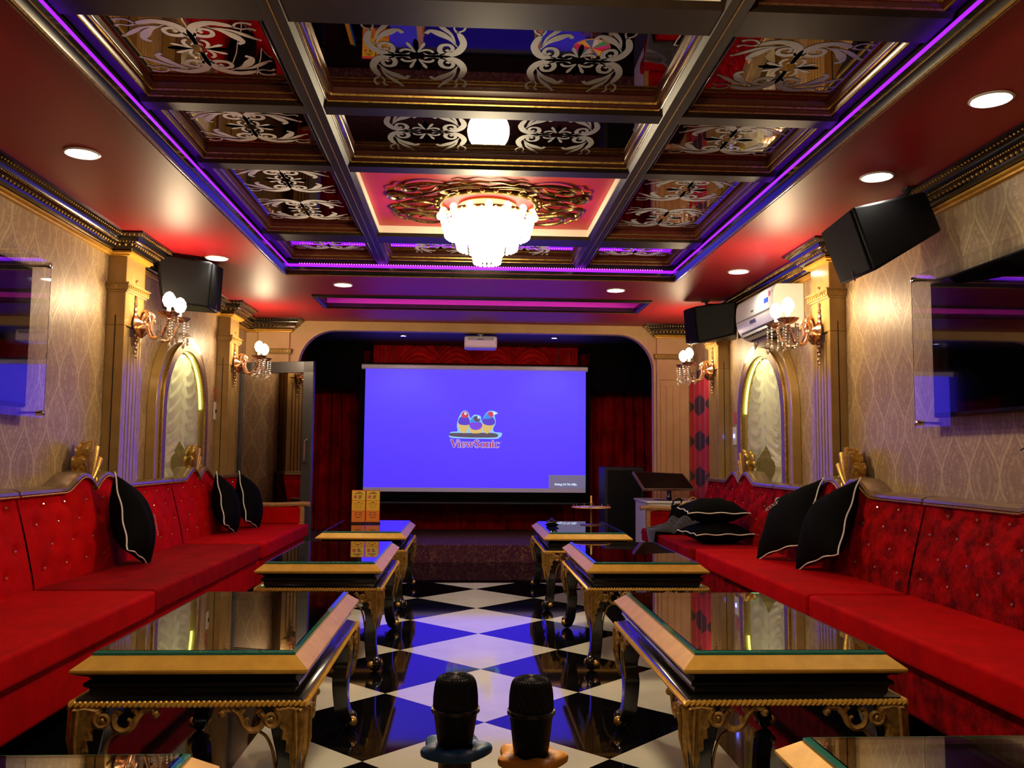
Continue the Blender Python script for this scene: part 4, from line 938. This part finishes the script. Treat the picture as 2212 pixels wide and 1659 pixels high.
for i in range(12): a = 2 * PI * (i + .5) / 12; pe.lathe([(.002, .136), (.002, .150), (.0035, .153), (.001, .156)], 6, c=(.138 * math.cos(a), .138 * math.sin(a), 0))
tag(pe.build('pegs', 'chrome', t), kind='stuff')
MB().tube([(.146 * math.cos(2 * PI * i / 32), .146 * math.sin(2 * PI * i / 32), .133) for i in range(32)], .004, 6, True).build('rim', 'gold_paint', t)
pp = on(1192, 1137, 'z', TZ)
t = thing('ashtray', 'black lidded pot on the left end of the far right table', 'pot', (pp.x, pp.y, TZ))
MB().lathe([(.036, 0), (.052, .012), (.055, .018), (.040, .022), (.032, .024), (.036, .040), (.030, .044), (.012, .050), (.010, .060), (.0, .062)], 20).build('pot', 'black', t)
MB().lathe([(.020, .024), (.046, .030), (.044, .036), (.020, .038)], 20).build('lid_flange', 'black', t)
# small phone-like thing on the far left sofa
pp = on(568, 1130, 'z', .4215); t = thing('remote_control', 'small black remote lying at the end of the far left sofa', 'remote', (pp.x, pp.y, .4205), .5)
MB().box((-.07, -.02, 0), (.07, .02, .014)).build('body', 'black_plastic', t, True, bevel=.004)
b = MB()
for i in range(5):
    for j in (-.008, .008): b.box((-.05 + i * .022, j - .004, .014), (-.04 + i * .022, j + .004, .0155))
b.build('buttons', 'grey_metal', t, False)
# ------------------------------------------------------------------ SPEAKERS
def speaker(label, P, foot, grille_face):
    """P: eight corners bottom four then top four in world; grille_face: four corner indices of the front"""
    P = [Vector(p) for p in P]; c = sum(P, Vector()) / 8; t = thing('loudspeaker', label, 'speaker', c, 0, 'black wall speakers')
    Q_ = [p - c for p in P]; MB().hexa(Q_).build('cabinet', 'black_plastic', t, True, bevel=.014, seg=3)
    g = [Q_[i] for i in grille_face]; gc = sum(g, Vector()) / 4; nn = (g[1] - g[0]).cross(g[2] - g[0]).normalized()
    if nn.dot(gc) < 0: nn = -nn
    gi = [gc + (p - gc) * .93 for p in g]; MB().hexa([p for p in gi] + [p + nn * .012 for p in gi]).build('grille', 'grille_cloth', t, True, bevel=.004)
    bd = gc + (g[0] - gc) * .45 + (g[3] - gc) * .45 + nn * .013; u_ = (g[1] - g[0]).normalized(); w_ = nn.cross(u_)
    MB().hexa([bd + u_ * a + w_ * b_ + nn * e for e in (0, .003) for a, b_ in ((-.025, -.006), (.025, -.006), (.025, .006), (-.025, .006))]).build('badge', 'chrome', t, False)
    f = Vector(foot) - c; MB().tube([(0, 0, 0), f * .5, f], .012, 8).box((f.x - .03, f.y - .03, f.z - .01), (f.x + .03, f.y + .03, f.z + .004)).build('bracket', 'black_matt', t)
M['grille_cloth'] = noisy('grille_cloth', (.003, .003, .003), (.006, .006, .006), 500, .8, 0, .4, .001, spec=.1)
NT, NB_, FT, FB = on(1841, 447, 'y', 3.78), on(1890, 585, 'y', 3.72), on(1775, 500, 'y', 4.32), on(1820, 616, 'y', 4.26)
BT, BB = on(2000, 412, 'y', 3.86), on(2036, 497, 'y', 3.82); dY = Vector((-.02, .40, -.01))
speaker('large black loudspeaker tilted from the right wall, nearest the camera', [NB_, BB, BB + dY, FB, NT, BT, BT + dY, FT], (2.12, 4.0, ZC), (0, 4, 7, 3))
a, b_, c_, d = on(338, 546, 'y', 5.62), on(457, 566, 'y', 5.80), on(450, 664, 'y', 5.80), on(352, 650, 'y', 5.62); e, f = on(480, 577, 'y', 6.10), on(473, 678, 'y', 6.10); dv = Vector((-.12, .34, 0))
speaker('black loudspeaker hung beside the left wall behind the first sconce', [d, c_, f, d + dv, a, b_, e, a + dv], (-1.85, 5.85, ZC), (1, 5, 6, 2))
a, b_, c_, d = on(1500, 662, 'y', 6.98), on(1590, 650, 'y', 6.80), on(1588, 722, 'y', 6.80), on(1509, 742, 'y', 6.98); e, f = on(1478, 668, 'y', 7.22), on(1484, 745, 'y', 7.22); dv = Vector((.12, .34, 0))
speaker('black loudspeaker beyond the air conditioner near the stage', [d, c_, c_ + dv, f, a, b_, b_ + dv, e], (1.98, 7.1, ZC), (0, 4, 7, 3))
# ------------------------------------------------------------------ AIR CONDITIONER
t = thing('air_conditioner', 'white split air conditioner on the right wall above the arched niche', 'air conditioner', (XR, 6.10, 1.915))
t.scale = (1, 1, 1.08)
pr = [(0, .0), (-.10, .0), (-.165, .03), (-.20, .09), (-.212, .16), (-.205, .24), (-.185, .275), (0, .28)]
P = cat([(a, b_, 0) for a, b_ in pr[1:7]], 5); poly = [(0, 0)] + [(p.x, p.y) for p in P] + [(0, .28)]
MB().prism(poly, 'y', -.41, .41).build('casing', 'white_plastic', t, True, bevel=.008)
MB().prism([(-.10, -.001), (-.168, .028), (-.185, .055), (-.18, .058), (-.16, .036), (-.10, .008)], 'y', -.36, .36).build('air_outlet', 'black_matt', t, True)
fl = MB()
for i in range(12): fl.box((-.172, -.34 + i * .058, .018), (-.11, -.335 + i * .058, .05))
fl.build('vanes', 'grey_metal', t, False)
MB().box((-.180, -.36, .026), (-.172, .36, .044)).build('flap', 'white_plastic', t, True, bevel=.002)
MB().box((-.2135, -.40, .128), (-.209, .40, .132)).build('panel_seam', 'grey_metal', t, False)
MB().box((-.206, -.02, .088), (-.198, .10, .112)).build('display', mat('ac_display', (.08, .08, .2), .3), t, False)
MB().box((-.2138, .0, .160), (-.2118, .05, .170)).build('badge', 'grey_metal', t, False)
st = MB().box((-.2125, -.37, .165), (-.2105, -.22, .245)).build('sticker', 'white_paint', t, False, loc=(.0, 0, 0))
MB().box((-.2142, -.31, .175), (-.2125, -.23, .205)).box((-.2142, -.36, .21), (-.2125, -.35, .235)).build('blue_print', mat('print_blue', (.03, .10, .6), .5), st, False)
MB().box((-.2142, -.34, .205), (-.2125, -.325, .24)).build('red_print', mat('print_red', (.6, .03, .03), .5), st, False)
MB().tube(cat([(-.08, .38, .0), (-.05, .42, -.08), (-.01, .40, -.14), (-.01, .34, -.10)], 6), .006, 6).build('cable', 'white_plastic', t)
# ------------------------------------------------------------------ TELEVISIONS behind glass guards
def tv(sgn, ya, yb, za, zb_, label, glab):
    xw = XL if sgn < 0 else XR; o = -sgn; t = thing('television', label, 'television', (xw, (ya + yb) / 2, (za + zb_) / 2), 0, 'wall televisions'); h, k = (yb - ya) / 2, (zb_ - za) / 2
    def bx(u0, u1, y0, y1, z0, z1): a, b_ = sorted((o * u0, o * u1)); return MB().box((a, y0, z0), (b_, y1, z1))
    bx(.0, .02, -.2, .2, -.15, .15).build('wall_mount', 'black_matt', t, False)
    bx(.02, .06, -h, h, -k, k).build('casing', 'black_plastic', t, True, bevel=.006)
    bx(.06, .062, -h + .012, h - .012, -k + .02, k - .012).build('screen', mat('tv_screen', (.003, .003, .005), .06), t, False)
    g = thing('glass_guard', glab, 'glass panel', (xw + o * .002, (ya + yb) / 2, (za + zb_) / 2), 0, 'glass panels before the televisions'); H_, K_ = h + .10, k + .045
    bx(.095, .101, -H_, H_, -K_, K_).build('pane', M['guard_glass'], g, False)
    for sy in (-1, 1):
        for sz in (-1, 1): MB().lathe([(.008, 0), (.008, o * .095), (.011, o * .096), (.014, o * .100), (.014, o * .118), (.006, o * .122)], 14, c=(0, sy * (H_ - .04), sz * (K_ - .022)), axis='x').build('standoff', 'chrome', g)
M['guard_glass'] = mat('guard_glass', (.97, .98, .98), .0, 0, trans=1, ior=1.45)
tv(-1, 3.05, 4.26, 1.25, 1.925, 'black television on the left wall', 'clear glass panel on chrome pegs over the left television')
tv(1, 2.80, 3.99, 1.235, 1.88, 'black television on the right wall', 'clear glass panel on chrome pegs over the right television')
t = thing('loose_cable', 'thin dark cable end hanging below the right television', 'cable', (XR - .004, 3.38, 1.20))
MB().tube(cat([(0, .0, .03), (-.012, .02, -.03), (-.01, -.03, -.08), (-.012, .05, -.12)], 6), .003, 5).build('cord', 'black_matt', t)
# ------------------------------------------------------------------ SWITCHES
for px, py, ax, val, lab, blue in ((463, 888, 'x', XL, 'white switch plate under a red tag on the left wall', False), (1589, 942, 'x', XR, 'small wall switch with a glowing blue light on the right wall', True)):
    p = on(px, py, ax, val); o = 1 if val < 0 else -1; t = thing('light_switch', lab, 'switch', (val, p.y, p.z))
    def bx(u0, u1, y0, y1, z0, z1): a, b_ = sorted((o * u0, o * u1)); return MB().box((a, y0, z0), (b_, y1, z1))
    bx(0, .012, -.045, .045, -.075, .075).build('plate', 'white_plastic', t, True, bevel=.004)
    bx(.012, .017, -.012, .012, -.016, .016).build('button', 'blue_dot' if blue else 'black_plastic', t, True, bevel=.003)
    bx(0, .003, -.03, .03, .10, .20).build('red_tag', mat('red_tag', (.5, .08, .08), .5), t, False)
# ------------------------------------------------------------------ SCONCES
def make_sconce(label, mtx, group, arms, energy):
    t = thing('wall_sconce', label, 'sconce', (0, 0, 0), 0, group); t.matrix_world = mtx
    b = MB(); b.lathe([(.030, 0), (.050, .012), (.052, .02), (.020, .05), (.012, .06)], 18, c=(0, 0, 0), axis='x')
    for k in range(7):
        z = .05 + k * .035; b.ball((.008, 0, z), .016 - .001 * k, 8, 5, (.6, 1.2 - .1 * k, 1.3))
    for k in range(7):
        z = -.05 - k * .026; b.ball((.014, .010 * (-1) ** k, z), .020 - .0018 * k, 8, 5, (.8, 1, 1))
    b.lathe([(.008, -.09), (.045, -.05), (.050, -.035), (.030, -.03)], 18, c=(.045, 0, 0)); 
    b.build('backplate', 'rose_gold', t)
    for (dx, dy) in arms:
        a = MB(); u = Vector((dx, dy, 0)); 
        pth = cat([(.03, 0, -.02), tuple(u * .25 + Vector((0, 0, .07))), tuple(u * .42 + Vector((0, 0, .05))), tuple(u * .38 + Vector((0, 0, -.02))), tuple(u * .52 + Vector((0, 0, -.09))), tuple(u * .82 + Vector((0, 0, -.08))), tuple(u + Vector((0, 0, .02)))], 7)
        a.tube(pth, [.010] * len(pth), 8)
        sp_ = [tuple(u * (.36 + .10 * math.cos(an) * (1 - an / 11)) + Vector((0, 0, .01 + .035 * math.sin(an) * (1 - an / 11)))) for an in [i * .5 for i in range(18)]]
        a.tube(sp_, .006, 7); arm = a.build('arm', 'rose_gold', t)
        c = MB(); n_ = 14
        c.grid(n_ * 4, 5, lambda uu, vv: ((.012 + .052 * vv ** .8) * (1 + .07 * math.cos(2 * PI * uu * n_) * vv) * math.cos(2 * PI * uu) + dx, (.012 + .052 * vv ** .8) * (1 + .07 * math.cos(2 * PI * uu * n_) * vv) * math.sin(2 * PI * uu) + dy, .02 + .035 * vv ** 1.5), True)
        c.build('cup', 'rose_gold', t)
        MB().lathe([(.011, .03), (.012, .085), (.009, .09)], 10, c=(dx, dy, 0)).build('candle_tube', 'white_plastic', t)
        MB().lathe([(.006, .085), (.026, .098), (.038, .125), (.036, .150), (.020, .175), (.002, .185)], 16, c=(dx, dy, 0)).build('bulb', 'bulb', t)
        cr = MB()
        for i in range(9):
            an = 2 * PI * i / 9; r_ = .056
            for j in range(5 + (i % 3)): cr.ball((dx + r_ * math.cos(an), dy + r_ * math.sin(an), .035 - .018 * (j + 1)), .0065, 6, 4)
            cr.ball((dx + r_ * math.cos(an), dy + r_ * math.sin(an), .035 - .018 * (6.6 + (i % 3))), .010, 7, 5, (1, .6, 1.7))
        tag(cr.build('crystal_drops', 'crystal_drop', t), kind='stuff')
    P_ = mtx @ Vector((sum(a[0] for a in arms) / len(arms), 0, .16)); lamp('POINT', 'sconce_light', P_, energy, (1, .72, .42), .05)
    return t
M['rose_gold'] = noisy('rose_gold', (.62, .34, .20), (.85, .55, .36), 40, .2, .9, .15, .001)
M['crystal_drop'] = mat('crystal_drop', (.95, .88, .8), .05, .35, trans=.35, ior=1.5)
AR2 = [(.24, -.10), (.24, .10)]
GS = 'crystal wall sconces on the pilasters'
make_sconce('double crystal sconce on the near left pilaster, left of the speaker', RZ(0, (XL + .11, 5.43, 1.83)), GS, AR2, 11)
make_sconce('double crystal sconce on the far left pilaster before the glass door', RZ(0, (XL + .11, 7.74, 1.83)), GS, AR2, 9)
make_sconce('double crystal sconce on the near right pilaster under the air conditioner end', RZ(PI, (XR - .10, 5.19, 1.82)), GS, AR2, 11)
make_sconce('crystal sconce on the far right pilaster beside the diamond curtain', RZ(PI, (XR - .10, 7.52, 1.80)), GS, AR2, 8)
# ------------------------------------------------------------------ CHANDELIERS and rosette
def chandelier(y, label, energy, detailed=True):
    t = thing('chandelier', label, 'chandelier', (XM, y, ZP), 0, 'crystal chandeliers')
    MB().lathe([(.16, 0), (.165, -.012), (.10, -.022), (.05, -.03), (.02, -.05)], 32).build('ceiling_plate', 'gold', t)
    MB().lathe([(.255, -.075), (.268, -.070), (.270, -.085), (.255, -.090)], 40, cap=False).build('gold_ring', 'gold', t)
    if detailed:
        sc_ = MB()
        for i in range(16):
            a = 2 * PI * i / 16; sc_.ball((.268 * math.cos(a), .268 * math.sin(a), -.072), .022, 8, 6, (1, 1, 1.1))
        tag(sc_.build('scroll_cups', 'lit_crystal', t), kind='stuff')
    for (r0, z0, z1, n_, r1) in ((.262, -.085, -.185, 44, .235), (.195, -.10, -.255, 32, .165), (.12, -.12, -.335, 18, .07)):
        b = MB()
        for i in range(n_):
            a = 2 * PI * i / n_; c = int((z0 - z1) / .019)
            for j in range(c + 1):
                f_ = j / c; r_ = r0 + (r1 - r0) * f_; b.ball((r_ * math.cos(a), r_ * math.sin(a), z0 + (z1 - z0) * f_), .0105, 6, 4)
        tag(b.build('crystal_tier', 'lit_crystal', t), kind='stuff')
    MB().lathe([(.20, -.06), (.21, -.10), (.17, -.16), (.12, -.22), (.06, -.29), (.01, -.32)], 24).build('glowing_core', 'lit_glow', t)
    lamp('POINT', 'chandelier_light', (XM, y, ZP - .43), energy, (1, .80, .48), .12)
    return t
chandelier(4.86, 'round tiered crystal chandelier hanging from the red ceiling panel', 52)
chandelier(1.72, 'second crystal chandelier of the nearer coffer, above the camera', 52, False)
ro = thing('ceiling_rosette', 'wide gilt baroque rosette on the red panel behind the chandelier', 'rosette', (XM, 4.82, ZP))
b1, b2 = MB(), MB()
def ro_curve(mb, pts, r_, sx, sy): P = cat([(sx * p[0], sy * p[1], -.012 - .006 * math.sin(i)) for i, p in enumerate(pts)], 6); n = len(P); r_ *= .68; mb.tube(P, [r_ * (.35 + .65 * math.sin(PI * min(1, (i + 1) / n * 1.05))) for i in range(n)], 7)
for sx in (-1, 1):
    for sy in (-1, 1):
        for pts, r_ in (([(.0, .33), (.10, .37), (.20, .34), (.26, .26), (.22, .20), (.17, .24), (.20, .27)], .020), ([(.20, .34), (.32, .38), (.42, .34), (.46, .26), (.41, .22), (.37, .26), (.40, .29)], .018), ([(.26, .26), (.34, .20), (.44, .16), (.52, .18), (.545, .10), (.50, .06), (.46, .10), (.49, .12)], .020), ([(.30, .0), (.36, .06), (.44, .05), (.50, .0)], .016),
                        ([(.24, .16), (.32, .13), (.38, .12), (.42, .07)], .014), ([(.05, .30), (.12, .33), (.18, .30), (.20, .25)], .012), ([(.0, .41), (.06, .43), (.12, .40), (.16, .42), (.2, .40)], .012), ([(.42, .33), (.48, .33), (.50, .28), (.54, .26), (.55, .21)], .011), ([(.28, .32), (.31, .27), (.36, .24), (.36, .18)], .012)):
            ro_curve(b1 if r_ > .0125 else b2, pts, r_, sx, sy)
for i in range(26):
    a = 2 * PI * i / 26; b2.ball((.30 * math.cos(a), .27 * math.sin(a), -.010), .016, 7, 5, (1, 1, .8))
b1.build('scrollwork', 'bronze', ro); b2.build('leaf_sprays', 'gold_dim', ro)
MB().tube([(.27 * math.cos(2 * PI * i / 40), .25 * math.sin(2 * PI * i / 40), -.010) for i in range(40)], .014, 8, True).build('rosette_ring', 'gold_dim', ro)
# ------------------------------------------------------------------ MICROPHONES
st = thing('side_table', 'low round black side table holding the two microphones', 'table', (.04, 1.05, 0))
MB().lathe([(.0, .485), (.17, .485), (.18, .492), (.175, .500), (.0, .500)], 40, cap=False).build('tabletop', 'black', st)
MB().lathe([(.13, 0), (.125, .012), (.03, .03), (.02, .06), (.02, .485)], 24).build('pedestal', 'black', st)
def mic(label, top, zring, color, tilt):
    p = on(*top, 'y', 1.05); Hh = p.z - .5; t = thing('microphone', label, 'microphone', (p.x, 1.05, .5005), 0, 'standing microphones'); t.rotation_euler = (0, tilt, 0)
    zr = Hh - zring
    MB().lathe([(.017, 0), (.018, .01), (.0175, .05), (.0195, zr - .015), (.0200, zr)], 26).build('handle', mat('mic_handle', (.035, .014, .010), .35), t)
    MB().lathe([(.0190, zr - .004), (.0215, zr + .012), (.0252, Hh - .046), (.0258, Hh - .043)], 30).build('head_base', 'black_plastic', t)
    MB().lathe([(.0258, Hh - .0435), (.0284, Hh - .0415), (.0284, Hh - .0375), (.0258, Hh - .0355)], 30).build('band', 'black', t)
    prof = [(.0260, Hh - .0365), (.0255, Hh - .022), (.0238, Hh - .010), (.0205, Hh - .0035), (.014, Hh - .0008), (.0, Hh)]
    MB().lathe([(r_ * .97, z - .0004) for r_, z in prof], 24, cap=False).build('grille_core', 'black_matt', t)
    g = MB(); PR = cat([(r_, z, 0) for r_, z in prof], 5); n_ = 34
    for k in range(n_):
        for s in (-1, 1):
            g.tube([(q_.x * math.cos(2 * PI * k / n_ + s * i * .045), q_.x * math.sin(2 * PI * k / n_ + s * i * .045), q_.y) for i, q_ in enumerate(PR)], .00055, 4)
    g.build('grille', 'mic_mesh', t)
    def rg(u, v):
        th = 2 * PI * u; a = 2 * PI * v; star = .5 + .5 * math.cos(5 * th + .6); r1 = .0345 + .0095 * star ** 1.2; r0 = .0185; c_ = (r0 + r1) / 2; wv = (r1 - r0) / 2
        ca, sa = math.cos(a), math.sin(a); sq = lambda q_: math.copysign(abs(q_) ** .7, q_)
        rr = c_ + wv * sq(ca); return (rr * math.cos(th), rr * math.sin(th), zr - .004 + .0065 * sq(sa) + .003 * star)
    MB().grid(70, 14, rg, True, True).build('anti_roll_ring', mat('silicone', color, .45), t)
M['mic_mesh'] = mat('mic_mesh', (.018, .018, .018), .35, .6)
mic('black microphone on the left with a blue star ring', (985, 1458), .082, (.008, .075, .20), 0)
mic('black microphone on the right with an orange star ring', (1148, 1463), .090, (.78, .30, .02), 0)
